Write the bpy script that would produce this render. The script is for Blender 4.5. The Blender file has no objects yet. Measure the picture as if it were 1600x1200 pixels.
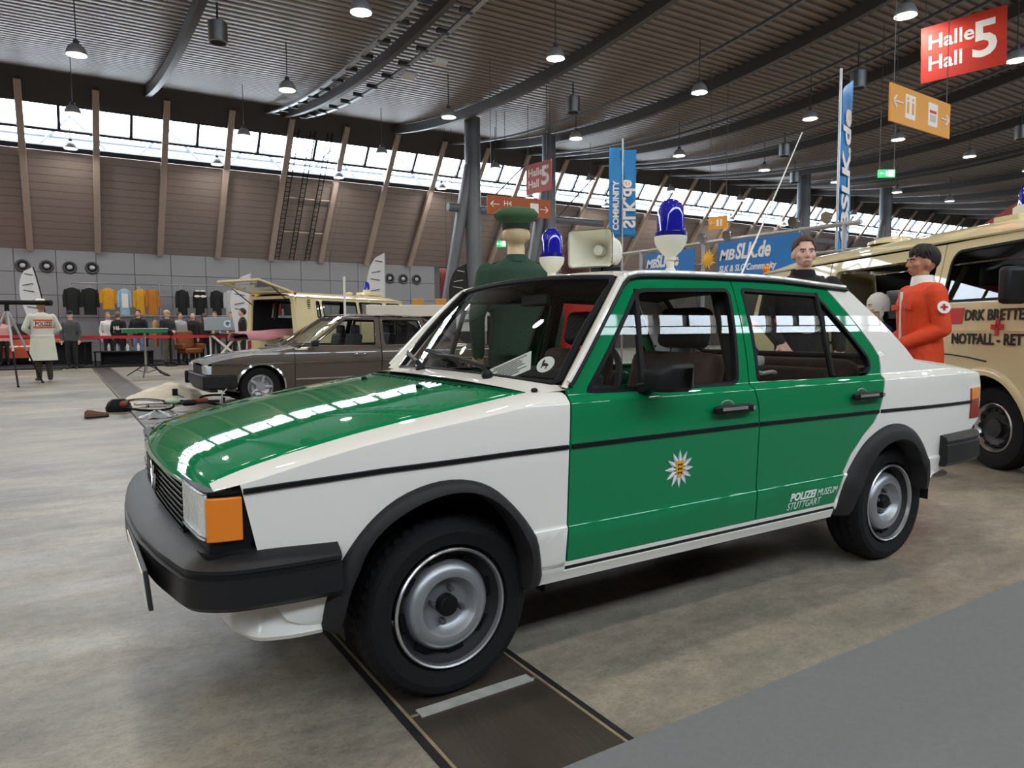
import bpy, bmesh, math, random
import numpy as np
from mathutils import Vector, Matrix
random.seed(7)
SC = bpy.context.scene
COL = SC.collection
PI = math.pi

# ---------------------------------------------------------------- camera
cd = bpy.data.cameras.new('camera'); cam = bpy.data.objects.new('camera', cd); COL.objects.link(cam)
cd.sensor_fit = 'HORIZONTAL'; cd.sensor_width = 36.0; cd.lens = 1123.1 / 1600 * 36
cd.clip_start = .05; cd.clip_end = 400
def cam_matrix(loc, yaw, pitch, roll):
    f = Vector((math.sin(yaw)*math.cos(pitch), math.cos(yaw)*math.cos(pitch), -math.sin(pitch)))
    r = Vector((math.cos(yaw), -math.sin(yaw), 0)); d = f.cross(r)
    c, s = math.cos(roll), math.sin(roll)
    r2 = c*r + s*d; d2 = -s*r + c*d
    m = Matrix.Identity(4)
    for i in range(3):
        m[i][0] = r2[i]; m[i][1] = -d2[i]; m[i][2] = -f[i]; m[i][3] = loc[i]
    return m
cam.matrix_world = cam_matrix((-.9855, -2.6812, 1.1448), .5603, .0776, .0066)
SC.camera = cam

# ---------------------------------------------------------------- world, exposure
SC.view_settings.view_transform = 'Standard'; SC.view_settings.look = 'None'
SC.view_settings.gamma = 1.0; SC.view_settings.use_curve_mapping = False
SC.view_settings.exposure = 0.0
SKY = 16.0
w = bpy.data.worlds.new('overcast_sky'); SC.world = w; w.use_nodes = True
bg = w.node_tree.nodes['Background']; bg.inputs[0].default_value = (.86, .93, 1, 1); bg.inputs[1].default_value = SKY
SC.cycles.max_bounces = 8; SC.cycles.diffuse_bounces = 4; SC.cycles.glossy_bounces = 4; SC.cycles.transparent_max_bounces = 16
SC.cycles.sample_clamp_indirect = 6.0
SC.cycles.caustics_reflective = False; SC.cycles.caustics_refractive = False
LAMP_W = 30.0      # power of one hall pendant

# ---------------------------------------------------------------- helpers
def lin(h):
    h = h.lstrip('#'); o = []
    for i in (0, 2, 4):
        c = int(h[i:i+2], 16)/255
        o.append(c/12.92 if c <= .04045 else ((c+.055)/1.055)**2.4)
    return (o[0], o[1], o[2], 1)
MATS = {}
def mat(name, col, rough=.5, metal=0.0, coat=0.0, var=None, bump=None, emit=None, alpha=None, trans=0.0, spec=None, stretch=None):
    """procedural material: var=(scale, amount) colour variation, bump=(scale, strength)"""
    if name in MATS: return MATS[name]
    m = bpy.data.materials.new(name); m.use_nodes = True; nt = m.node_tree; b = nt.nodes['Principled BSDF']
    c = lin(col) if isinstance(col, str) else col
    b.inputs['Base Color'].default_value = c; b.inputs['Roughness'].default_value = rough; b.inputs['Metallic'].default_value = metal
    if coat: b.inputs['Coat Weight'].default_value = coat; b.inputs['Coat Roughness'].default_value = .03
    if trans: b.inputs['Transmission Weight'].default_value = trans
    if spec is not None: b.inputs['Specular IOR Level'].default_value = spec
    if emit: b.inputs['Emission Color'].default_value = lin(emit[0]); b.inputs['Emission Strength'].default_value = emit[1]
    tc = None
    if var or bump:
        tc = nt.nodes.new('ShaderNodeTexCoord'); mp = nt.nodes.new('ShaderNodeMapping')
        nt.links.new(tc.outputs['Object'], mp.inputs[0])
        if stretch: mp.inputs['Scale'].default_value = stretch
    if var:
        n = nt.nodes.new('ShaderNodeTexNoise'); n.inputs['Scale'].default_value = var[0]; n.inputs['Detail'].default_value = 6
        nt.links.new(mp.outputs[0], n.inputs['Vector'])
        mx = nt.nodes.new('ShaderNodeMix'); mx.data_type = 'RGBA'
        a = var[1]
        mx.inputs[6].default_value = tuple(max(0, v*(1-a)) for v in c[:3])+(1,); mx.inputs[7].default_value = tuple(min(1, v*(1+a)) for v in c[:3])+(1,)
        nt.links.new(n.outputs[0], mx.inputs[0]); nt.links.new(mx.outputs[2], b.inputs['Base Color'])
    if bump:
        n2 = nt.nodes.new('ShaderNodeTexNoise'); n2.inputs['Scale'].default_value = bump[0]; n2.inputs['Detail'].default_value = 4
        nt.links.new(mp.outputs[0], n2.inputs['Vector'])
        bp = nt.nodes.new('ShaderNodeBump'); bp.inputs['Strength'].default_value = bump[1]; bp.inputs['Distance'].default_value = .02
        nt.links.new(n2.outputs[0], bp.inputs['Height']); nt.links.new(bp.outputs[0], b.inputs['Normal'])
    MATS[name] = m; return m
def glass_mat(name, tint, refl=1.0):
    if name in MATS: return MATS[name]
    m = bpy.data.materials.new(name); m.use_nodes = True; nt = m.node_tree; nt.nodes.clear()
    o = nt.nodes.new('ShaderNodeOutputMaterial'); t = nt.nodes.new('ShaderNodeBsdfTransparent'); g = nt.nodes.new('ShaderNodeBsdfGlossy')
    t.inputs[0].default_value = tint; g.inputs['Roughness'].default_value = .01; g.inputs[0].default_value = (refl, refl, refl, 1)
    # thin pane: same reflectance from both faces
    ge = nt.nodes.new('ShaderNodeNewGeometry'); mr = nt.nodes.new('ShaderNodeMapRange'); mr.inputs[3].default_value = 1.5; mr.inputs[4].default_value = 1/1.5; nt.links.new(ge.outputs['Backfacing'], mr.inputs[0])
    f = nt.nodes.new('ShaderNodeFresnel'); nt.links.new(mr.outputs[0], f.inputs[0]); mx = nt.nodes.new('ShaderNodeMixShader')
    nt.links.new(f.outputs[0], mx.inputs[0]); nt.links.new(t.outputs[0], mx.inputs[1]); nt.links.new(g.outputs[0], mx.inputs[2]); nt.links.new(mx.outputs[0], o.inputs[0])
    MATS[name] = m; return m

def rotz(a): return Matrix.Rotation(a, 4, 'Z')
def T(x, y, z): return Matrix.Translation((x, y, z))
class MB:
    """collects simple shapes; build() links them as one mesh object"""
    def __init__(s): s.v = []; s.f = []; s.m = []; s.mi = 0
    def add(s, vs, fs, M=None):
        o = len(s.v)
        for p in vs:
            p = Vector(p); s.v.append(M @ p if M is not None else p)
        for f in fs: s.f.append([i+o for i in f]); s.m.append(s.mi)
        return s
    def box(s, c, d, M=None, R=None, taper=1.0):
        x, y, z = [k/2 for k in d]; t = taper
        vs = [(-x,-y,-z),(x,-y,-z),(x,y,-z),(-x,y,-z),(-x*t,-y*t,z),(x*t,-y*t,z),(x*t,y*t,z),(-x*t,y*t,z)]
        Q = T(*c) @ R if R is not None else T(*c)
        if M is not None: Q = M @ Q
        return s.add(vs, [(3,2,1,0),(4,5,6,7),(0,1,5,4),(1,2,6,5),(2,3,7,6),(3,0,4,7)], Q)
    def tube(s, pts, r, n=10, M=None, closed=False, flat=1.0):
        pts = [Vector(p) for p in pts]; k = len(pts)
        rs = r if isinstance(r, (list, tuple)) else [r]*k
        vs = []; up = None
        for i, p in enumerate(pts):
            if closed: d = (pts[(i+1) % k]-pts[i-1])
            else: d = pts[min(i+1, k-1)]-pts[max(i-1, 0)]
            d.normalize()
            if up is None: up = Vector((0,0,1)) if abs(d.z) < .9 else Vector((1,0,0))
            a = d.cross(up)
            if a.length < 1e-4: a = d.orthogonal()
            a.normalize(); b = a.cross(d); b.normalize(); up = b
            for j in range(n):
                t = 2*PI*j/n; vs.append(p + a*math.cos(t)*rs[i] + b*math.sin(t)*rs[i]*flat)
        fs = []
        for i in range(k if closed else k-1):
            i2 = (i+1) % k
            for j in range(n): fs.append((i*n+j, i*n+(j+1)%n, i2*n+(j+1)%n, i2*n+j))
        if not closed: fs.append(tuple(range(n))[::-1]); fs.append(tuple((k-1)*n+j for j in range(n)))
        return s.add(vs, fs, M)
    def lathe(s, prof, n=24, M=None, caps=True):
        vs = []; k = len(prof)
        for r, z in prof:
            for j in range(n): t = 2*PI*j/n; vs.append((r*math.cos(t), r*math.sin(t), z))
        fs = [(i*n+j, i*n+(j+1)%n, (i+1)*n+(j+1)%n, (i+1)*n+j) for i in range(k-1) for j in range(n)]
        if caps: fs.append(tuple(range(n))[::-1]); fs.append(tuple((k-1)*n+j for j in range(n)))
        return s.add(vs, fs, M)
    def prism(s, poly, h, M=None, z0=0.0):
        n = len(poly); vs = [(x, y, z0) for x, y in poly]+[(x, y, z0+h) for x, y in poly]
        fs = [tuple(range(n))[::-1], tuple(range(n, 2*n))]+[(i, (i+1)%n, n+(i+1)%n, n+i) for i in range(n)]
        return s.add(vs, fs, M)
    def loft(s, secs, closed=True, caps=True, M=None):
        n = len(secs[0]); vs = [p for q in secs for p in q]; fs = []
        for i in range(len(secs)-1):
            for j in range(n if closed else n-1): fs.append((i*n+j, i*n+(j+1)%n, (i+1)*n+(j+1)%n, (i+1)*n+j))
        if caps and closed: fs.append(tuple(range(n))[::-1]); fs.append(tuple((len(secs)-1)*n+j for j in range(n)))
        return s.add(vs, fs, M)
    def ell(s, c, r, M=None, n=16, k=10, R=None):
        Q = T(*c) @ (R if R is not None else Matrix.Identity(4)) @ Matrix.Diagonal((r[0], r[1], r[2], 1))
        if M is not None: Q = M @ Q
        return s.lathe([(max(math.sin(PI*i/k), .002), -math.cos(PI*i/k)) for i in range(k+1)], n, Q)
    def build(s, name, mt, parent=None, smooth=40, bevel=0, seg=2, M=None, fix=True):
        me = bpy.data.meshes.new(name); me.from_pydata([tuple(v) for v in s.v], [], s.f)
        mts = mt if isinstance(mt, (list, tuple)) else [mt]
        for q in mts: me.materials.append(q)
        if len(mts) > 1:
            for p, i in zip(me.polygons, s.m): p.material_index = i
        if fix:
            bm = bmesh.new(); bm.from_mesh(me); bmesh.ops.recalc_face_normals(bm, faces=bm.faces); bm.to_mesh(me); bm.free()
        o = bpy.data.objects.new(name, me); COL.objects.link(o)
        if parent: o.parent = parent
        if M is not None: o.matrix_local = M
        if bevel:
            b = o.modifiers.new('bevel', 'BEVEL'); b.width = bevel; b.segments = seg; b.limit_method = 'ANGLE'; b.angle_limit = math.radians(35)
        if smooth:
            for p in me.polygons: p.use_smooth = True
            me.set_sharp_from_angle(angle=math.radians(smooth))
        return o
def empty(name, loc=(0,0,0), rz=0, parent=None):
    o = bpy.data.objects.new(name, None); COL.objects.link(o); o.location = loc; o.rotation_euler = (0,0,rz); o.empty_display_size = .1
    if parent: o.parent = parent
    return o
def tag(o, label=None, cat=None, group=None, kind=None):
    if label: o['label'] = label
    if cat: o['category'] = cat
    if group: o['group'] = group
    if kind: o['kind'] = kind
    return o
def struct(o): o['kind'] = 'structure'; return o
def thing(name, label, cat, loc=(0,0,0), rz=0, group=None): return tag(empty(name, loc, rz), label, cat, group)
def dup(o, parent=None, M=None):
    c = o.copy(); COL.objects.link(c); c.parent = parent
    if M is not None: c.matrix_local = M
    return c
def dup_tree(o, parent=None):
    c = dup(o, parent)
    for ch in o.children: dup_tree(ch, c)
    return c
def text_mesh(name, body, size, mt, parent, M, shear=0.0, bold=0.0, depth=.002, align='LEFT', sx=1.0):
    cu = bpy.data.curves.new(name, 'FONT'); cu.body = body; cu.size = size; cu.shear = shear; cu.offset = bold; cu.extrude = depth
    cu.align_x = align; cu.resolution_u = 3
    t = bpy.data.objects.new(name, cu); COL.objects.link(t)
    dg = bpy.context.evaluated_depsgraph_get(); me = bpy.data.meshes.new_from_object(t.evaluated_get(dg)); bpy.data.objects.remove(t)
    me.name = name; me.materials.clear(); me.materials.append(mt)
    if sx != 1.0: me.transform(Matrix.Diagonal((sx, 1, 1, 1)))
    o = bpy.data.objects.new(name, me); COL.objects.link(o)
    if parent: o.parent = parent
    o.matrix_local = M
    return o
def basis(o, xa, ya):
    """matrix with local x along xa, local y along ya (z = normal)"""
    xa = Vector(xa).normalized(); ya = Vector(ya); za = xa.cross(ya).normalized(); ya = za.cross(xa)
    m = Matrix.Identity(4)
    for i in range(3): m[i][0] = xa[i]; m[i][1] = ya[i]; m[i][2] = za[i]; m[i][3] = o[i]
    return m
def resample(pts, n, closed=False):
    P = np.array(pts, float)
    if closed: P = np.vstack([P, P[:1]])
    L = np.r_[0, np.cumsum(np.linalg.norm(np.diff(P, axis=0), axis=1))]
    t = np.linspace(0, L[-1], n+1)[:-1] if closed else np.linspace(0, L[-1], n)
    return np.stack([np.interp(t, L, P[:, i]) for i in range(P.shape[1])], 1)
def smooth_pts(pts, n, closed=False):
    """Catmull-Rom resampling of a polyline"""
    P = [np.array(p, float) for p in pts]; k = len(P); out = []
    for i in range(k if closed else k-1):
        p0 = P[(i-1) % k] if closed or i > 0 else 2*P[0]-P[1]
        p1 = P[i]; p2 = P[(i+1) % k]; p3 = P[(i+2) % k] if closed or i+2 < k else 2*P[-1]-P[-2]
        for j in range(8):
            t = j/8; out.append(.5*((2*p1)+(-p0+p2)*t+(2*p0-5*p1+4*p2-p3)*t*t+(-p0+3*p1-3*p2+p3)*t**3))
    if not closed: out.append(P[-1])
    return resample(out, n, closed)
def round_poly(poly, r, n=4):
    """fillet the corners of a closed 2D polygon; r may be a list"""
    out = []; k = len(poly)
    for i in range(k):
        p = Vector(poly[i]); a = Vector(poly[i-1])-p; b = Vector(poly[(i+1) % k])-p
        rr = min((r[i] if isinstance(r, (list, tuple)) else r), a.length*.49, b.length*.49)
        if rr <= 1e-5: out.append(tuple(p)); continue
        A = p+a.normalized()*rr; B = p+b.normalized()*rr
        for j in range(n+1):
            t = j/n; q = A*(1-t)**2+p*2*t*(1-t)+B*t*t; out.append(tuple(q))
    return out

# shared materials
WHITE_PL = mat('white_plastic', 'E8E6E0', .4); BLACK_PL = mat('black_plastic', '141517', .45, bump=(300, .15), spec=.3); BLACK_RUB = mat('black_rubber', '0A0A0C', .6, spec=.2)
CHROME = mat('chrome', 'D8D8D8', .12, 1.0); STEEL = mat('brushed_steel', 'A9ABAE', .35, 1.0); DARK_STEEL = mat('dark_painted_steel', '4B4E53', .45, .3)
ALU = mat('aluminium', 'B9BCBF', .4, .9); SKIN = mat('skin', 'D3A58C', .5, var=(8, .08)); MANNEQUIN = mat('mannequin_skin', 'D8BF95', .45)
# ================================================================ hall shell
def concrete():
    m = bpy.data.materials.new('polished_concrete'); m.use_nodes = True; nt = m.node_tree; b = nt.nodes['Principled BSDF']; L = nt.links.new
    tc = nt.nodes.new('ShaderNodeTexCoord')
    def noise(scale, st, det=6, ro=.6):
        mp = nt.nodes.new('ShaderNodeMapping'); mp.inputs['Scale'].default_value = st; L(tc.outputs['Object'], mp.inputs[0])
        n = nt.nodes.new('ShaderNodeTexNoise'); n.inputs['Scale'].default_value = scale; n.inputs['Detail'].default_value = det; n.inputs['Roughness'].default_value = ro; L(mp.outputs[0], n.inputs['Vector']); return n.outputs[0]
    def ramp(src, a, ca, c_, cc):
        r = nt.nodes.new('ShaderNodeValToRGB'); r.color_ramp.elements[0].position = a; r.color_ramp.elements[0].color = ca; r.color_ramp.elements[1].position = c_; r.color_ramp.elements[1].color = cc; L(src, r.inputs[0]); return r.outputs[0]
    def mul(x, y, f=1.0):
        k = nt.nodes.new('ShaderNodeMix'); k.data_type = 'RGBA'; k.blend_type = 'MULTIPLY'; k.inputs[0].default_value = f; L(x, k.inputs[6]); L(y, k.inputs[7]); return k.outputs[2]
    base = ramp(noise(.7, (.5, 1, 1)), .30, lin('77726A'), .70, lin('B8AC99'))
    streak = ramp(noise(1.3, (.8, 1.6, 1), 10, .72), .34, (.50, .51, .53, 1), .60, (1, 1, 1, 1))
    fine = ramp(noise(14, (.9, 1.15, 1), 10, .8), .34, (.66, .66, .66, 1), .58, (1, 1, 1, 1))
    spots = ramp(noise(5, (1, 1, 1), 3), .2, (.5, .48, .46, 1), .34, (1, 1, 1, 1))
    speck = ramp(noise(70, (.8, 1.1, 1), 4, .8), .36, (.62, .61, .60, 1), .5, (1, 1, 1, 1)); col = mul(mul(mul(mul(base, streak, .85), fine, 1.0), spots, .8), speck, .7); L(col, b.inputs['Base Color'])
    rr = ramp(noise(2.2, (.5, 2, 1)), .3, (.3, .3, .3, 1), .7, (.48, .48, .48, 1)); L(rr, b.inputs['Roughness'])
    bp = nt.nodes.new('ShaderNodeBump'); bp.inputs['Strength'].default_value = .08; L(noise(30, (1, 1, 1)), bp.inputs['Height']); L(bp.outputs[0], b.inputs['Normal'])
    return m
CONC = concrete()
X0, X1, YB, YF = -34.0, 78.0, 28.0, -11.6
m = MB(); m.box(((X0+X1)/2, (YB+YF)/2, -.15), (X1-X0, YB-YF+4, .3)); floor = struct(m.build('floor', CONC, smooth=0))

# steel service-duct covers let into the floor, one plate after the other
PLATE = mat('dark_duct_plate', '4A423B', .34, .25, var=(2.5, .5), bump=(25, .2), stretch=(3, .5, 1))
EDGE = mat('duct_edge', '8C7B63', .6, var=(20, .4)); SEAM = mat('duct_seam', '141312', .7); TAPE_G = mat('worn_white_paint', 'A5A59D', .7, var=(18, .4))
pl = MB().box((.06, 0, .001), (.47, 1.56, .006)).build('duct_cover', PLATE, floor, smooth=0); y = -1.58; first = True
while y < 26:
    o = pl if first else dup(pl, floor); o.location = (0, y, 0); first = False; y += 1.58
for x in (-.185, .305):
    MB().box((x, 12.0, .002), (.022, 28.5, .007)).build('duct_edge_strip', SEAM, floor, smooth=0)
    MB().box((x+(.017 if x < 0 else -.017), 12.0, .002), (.010, 28.5, .008)).build('duct_edge_strip', EDGE, floor, smooth=0)
MB().box((.065, -.79, .006), (.40, .045, .004), R=rotz(.02)).build('painted_line', TAPE_G, floor, smooth=0)

CARPET = mat('grey_carpet', '7B7B7C', .95, var=(60, .12), bump=(500, .4))
o = MB().box((20, -6.2, .004), (60, 9.92, .010)).build('carpet_walkway', CARPET, smooth=0)
tag(o, 'flat grey exhibition carpet walkway in the foreground beside the police car', 'carpet')
BLKC = mat('black_carpet', '17181A', .9)
o = MB().box((-8, 25.4, .02), (24.5, 4.6, .04)).build('carpet_stand', BLKC, smooth=0)
tag(o, 'black carpet under the clothing stall at the back wall', 'carpet')

# ceiling: hanging roof, curved in Y, ribbed cladding
def zb(y): return 7.78+.0105*(y-14.5)**2 if y > 3 else 7.78+.0105*11.5**2 + (3-y)*.01
def rib_mat():
    m = bpy.data.materials.new('ribbed_ceiling'); m.use_nodes = True; nt = m.node_tree; b = nt.nodes['Principled BSDF']; L = nt.links.new
    b.inputs['Roughness'].default_value = .42; b.inputs['Metallic'].default_value = .15
    tc = nt.nodes.new('ShaderNodeTexCoord'); wv = nt.nodes.new('ShaderNodeTexWave'); wv.bands_direction = 'Y'; wv.inputs['Scale'].default_value = 1.35
    L(tc.outputs['Object'], wv.inputs['Vector'])
    r = nt.nodes.new('ShaderNodeValToRGB'); r.color_ramp.elements[0].position = .12; r.color_ramp.elements[0].color = lin('4A423D'); r.color_ramp.elements[1].position = .4; r.color_ramp.elements[1].color = lin('93867E')
    L(wv.outputs[0], r.inputs[0]); L(r.outputs[0], b.inputs['Base Color'])
    bp = nt.nodes.new('ShaderNodeBump'); bp.inputs['Strength'].default_value = .6; bp.inputs['Distance'].default_value = .05; L(wv.outputs[0], bp.inputs['Height']); L(bp.outputs[0], b.inputs['Normal'])
    return m
ys = np.linspace(24.6, -7.6, 56)
m = MB(); m.loft([[(X0, y, zb(y)+.35) for y in ys], [(X1, y, zb(y)+.35) for y in ys], [(X1, y, zb(y)+.6) for y in ys], [(X0, y, zb(y)+.6) for y in ys]], closed=False)
ceiling = struct(m.build('ceiling', rib_mat(), smooth=60))
# curved roof beams, each a hanging steel girder
BEAM = mat('girder_steel', '5A5654', .45, .4)
def beam(x, wd=.16, h=.30, name='trim_1', y0=24.4, off=0.0, mt=BEAM):
    yy = np.linspace(y0, -7.5, 40); secs = []
    for y in yy:
        z = zb(y)+off; secs.append([(x-wd/2, y, z), (x+wd/2, y, z), (x+wd/2, y, z+h), (x-wd/2, y, z+h)])
    return struct(MB().loft(secs).build(name, mt, smooth=50))
k = 1
for x in (-11.2, -6.8, -2.5, 1.8, 10.5, 15.1, 18.9, 23.0, 27.6, 32, 36.4, 40.8, 45.2, 49.6, 54): beam(x, name='trim_%d' % k); k += 1
beam(6.25, .14, .26, 'trim_%d' % k); k += 1
PIPE = mat('pipe_grey', '77777A', .4, .5)
for x in (13.0, 16.6, 17.3, 20.6, 21.6, 25.0, 26.0, 29.6, 31):
    beam(x, .07, .07, 'trim_%d' % k, off=-.10, mt=PIPE); k += 1
# cable tray pair hung beside one girder, with its clips and two grey junction boxes
tray = empty('cable_tray'); tag(tray, 'double cable tray curving along the ceiling girder above the bonnet', 'cable tray')
for dx in (-.62, .62):
    yy = np.linspace(24.2, 5, 34)
    MB().loft([[(6.25+dx-.06, y, zb(y)+.05), (6.25+dx+.06, y, zb(y)+.05), (6.25+dx+.06, y, zb(y)+.10), (6.25+dx-.06, y, zb(y)+.10)] for y in yy]).build('tray_rail', ALU, tray, smooth=50)
    for i in range(16):
        y = 23.5-i*1.1; MB().box((6.25+dx*.8, y, zb(y)+.08), (.30, .08, .10)).build('tray_clip', DARK_STEEL, tray, smooth=0)
for x, y in ((7.1, 15.2), (7.35, 13.9)):
    MB().box((x, y, zb(y)-.02), (.34, .26, .12)).build('junction_box', WHITE_PL, tray, smooth=0, bevel=.01)

# back wall: grey panelled lower storey, leaning cladding, glazing strip, fascia
KL = .783
def yl(z): return YB-(z-4.03)*KL          # leaning plane
GREYW = mat('grey_wall_panel', '8E9096', .45, .1, var=(.8, .04)); GAP = mat('wall_backing', '606267', .8)
wall = struct(MB().box(((X0+14.3)/2, YB+.2, 2.0), (14.3-X0, .3, 4.06)).build('wall_back', GAP, smooth=0))
pan = MB().box((0, 0, 0), (1.235, .06, .792)).build('panel', GREYW, wall, smooth=0, bevel=.006, seg=1); first = True
for i in range(-3, 12):
    for j in range(5):
        o = pan if first else dup(pan, wall); first = False; o.location = (i*1.25-.35, YB+.03, .42+j*.805)
MB().box((-19.68, YB+.03, 2.02), (29.84, .06, 4.0)).build('panel', GREYW, wall, smooth=0)
REDW = mat('dark_red_wall', '6B1D1C', .7)
o = struct(MB().box(((14.3+X1)/2, YB+.6, 2.0), (X1-14.3, .3, 4.06)).build('wall_niche', mat('niche_grey', '5C5753', .7), smooth=0))
MB().box((15.9, YB+.42, 2.0), (3.2, .06, 4.0)).build('red_panel', REDW, o, smooth=0)
CLAD = [mat('cladding_%d' % i, c, .5, .1, var=(.5, .06)) for i, c in enumerate(('9C8F8B', '978A86', 'A0938E'))]
Rl = Matrix.Rotation(math.atan(KL), 4, 'X')
rows = 13; zc0, zc1 = 4.05, 7.05
w2 = struct(MB().loft([[(X0, yl(4.0)+.25, 4.0), (X1, yl(4.0)+.25, 4.0)], [(X0, yl(7.1)+.25, 7.1), (X1, yl(7.1)+.25, 7.1)]], closed=False).build('wall_upper', GAP, smooth=0))
ln = (zc1-zc0)/rows*math.sqrt(1+KL*KL)
for s_, (xa, xb) in enumerate(((-3.2, 9.0), (9.0, 21.2), (21.2, 46), (46, X1), (X0, -3.2))):
    bd = MB().box((0, 0, 0), (xb-xa-.01, .05, ln-.014)).build('cladding_board', CLAD[s_ % 3], w2, smooth=0)
    for r in range(rows):
        z = zc0+(r+.5)*(zc1-zc0)/rows; o = bd if r == 0 else dup(bd, w2)
        o.location = ((xa+xb)/2, yl(z)+.1, z); o.rotation_euler = (math.atan(KL), 0, 0)
        if r and (r*7+s_) % 3 == 0: o.data = o.data
# glazing strip: panes in frames between the posts
FRAME = mat('window_frame_dark', '34343A', .5, .2); PANE = glass_mat('window_glass', (.93, .96, .98, 1)); FASC = mat('fascia', '3C3A3C', .6)
POST = mat('post_cream', 'B5A59A', .5, .05, var=(3, .1))
win = struct(empty('window_1'))
Lz = math.sqrt(1+KL*KL)
def leanbox(m_, x, z, wx, hz, th, off=0.0):
    m_.box((x, yl(z)+off, z), (wx, th, hz*Lz), R=Rl); return m_
for z, h in ((7.12, .14), (7.62, .07), (8.32, .10)):
    leanbox(MB(), (X0+X1)/2, z, X1-X0, h, .14).build('window_rail', FRAME, win, smooth=0)
leanbox(MB(), (X0+X1)/2, 8.75, X1-X0, .80, .16).build('fascia_board', FASC, win, smooth=0)
pu = leanbox(MB(), 0, 7.97, .90, .62, .012).build('pane', PANE, win, smooth=0); plo = leanbox(MB(), 0, 7.385, 1.93, .40, .012).build('pane', PANE, win, smooth=0)
mu = leanbox(MB(), 0, 7.97, .09, .64, .13).build('mullion', FRAME, win, smooth=0)
first = True
NP = range(-6, 33)
for i in NP:
    xp = -1.72+i*2.06
    for d_ in (.53, 1.53):
        o = pu if first else dup(pu, win); o.location.x = xp+d_
        first = False
    o = plo if i == NP[0] else dup(plo, win); o.location.x = xp+1.03
    o = mu if i == NP[0] else dup(mu, win); o.location.x = xp+1.03
# leaning posts
posts = struct(empty('trim_posts'))
za, ze = 4.0, 8.78
p0 = MB().box((0, 0, 0), (.20, .18, (ze-za)*Lz)).build('post', POST, posts, smooth=0, bevel=.01, seg=1)
for i in NP:
    o = p0 if i == NP[0] else dup(p0, posts); zm = (za+ze)/2; o.location = (-1.72+i*2.06, yl(zm)-.14, zm); o.rotation_euler = (math.atan(KL), 0, 0)
# grey steel outriggers of the outer canopy, seen through the glass
TR = mat('canopy_steel', '8A9099', .5); tr = struct(empty('trim_canopy'))
for i in range(-4, 24):
    x = -1.72+i*2.06*1.5
    MB().tube([(x, 27.5, 7.1), (x+1.4, 27.2, 8.6)], .045, 6).build('brace', TR, tr); MB().tube([(x+1.4, 27.2, 8.6), (x+3.0, 27.5, 7.1)], .045, 6).build('brace', TR, tr)
MB().tube([(X0, 27.4, 7.85), (X1, 27.4, 7.95)], .07, 6).build('chord', TR, tr)
# far ends and the wall behind the camera, with the same strip of glazing
PLAIN = mat('side_wall', '8F8984', .7, var=(.4, .05))
struct(MB().box((X0-.15, 0, 5.5), (.3, 60, 11)).build('wall_left', PLAIN, smooth=0)); struct(MB().box((X1+.15, 0, 5.5), (.3, 60, 11)).build('wall_right', PLAIN, smooth=0))
def yl2(z): return YF+(z-4.03)*KL
struct(MB().box(((X0+X1)/2, YF-.15, 2.0), (X1-X0, .3, 4.06)).build('wall_front', PLAIN, smooth=0))
Rf = Matrix.Rotation(-math.atan(KL), 4, 'X')
def leanf(m_, x, z, wx, hz, th): m_.box((x, yl2(z), z), (wx, th, hz*Lz), R=Rf); return m_
struct(leanf(MB(), (X0+X1)/2, 5.55, X1-X0, 3.05, .1).build('wall_front_upper', CLAD[0], smooth=0))
win2 = struct(empty('window_2'))
for z, h in ((7.12, .14), (7.62, .07), (8.32, .10)): leanf(MB(), (X0+X1)/2, z, X1-X0, h, .14).build('window_rail', FRAME, win2, smooth=0)
leanf(MB(), (X0+X1)/2, 9.05, X1-X0, 1.40, .16).build('fascia_board', FASC, win2, smooth=0)
pu2 = leanf(MB(), 0, 7.97, .90, .62, .012).build('pane', PANE, win2, smooth=0); pl2 = leanf(MB(), 0, 7.385, 1.93, .40, .012).build('pane', PANE, win2, smooth=0); mu2 = leanf(MB(), 0, 7.97, .09, .64, .13).build('mullion', FRAME, win2, smooth=0)
pq = leanf(MB(), 0, 6.4, .20, 4.8, .18).build('post', POST, win2, smooth=0); first = True
for i in range(-12, 24):
    xp = -1.72+i*2.06
    for d_ in (.53, 1.53):
        o = pu2 if first else dup(pu2, win2); o.location.x = xp+d_; first = False
    for src, dx in ((pl2, 1.03), (mu2, 1.03), (pq, 0)): o = src if i == -12 else dup(src, win2); o.location.x = xp+dx
# daylight portals in both glazing strips (sampling aids for the sky, they emit nothing themselves)
def portal(loc, rot, sx, sy):
    l = bpy.data.lights.new('window_portal', 'AREA'); l.shape = 'RECTANGLE'; l.size = sx; l.size_y = sy; l.cycles.is_portal = True
    o = bpy.data.objects.new('window_portal', l); COL.objects.link(o); o.location = loc; o.rotation_euler = rot
portal(((X0+X1)/2, yl(7.75)+.3, 7.75), (-(PI/2-math.atan(KL)) , 0, 0), X1-X0, 1.7)
portal(((X0+X1)/2, yl2(7.75)-.3, 7.75), (PI/2-math.atan(KL), 0, 0), X1-X0, 1.7)

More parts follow.
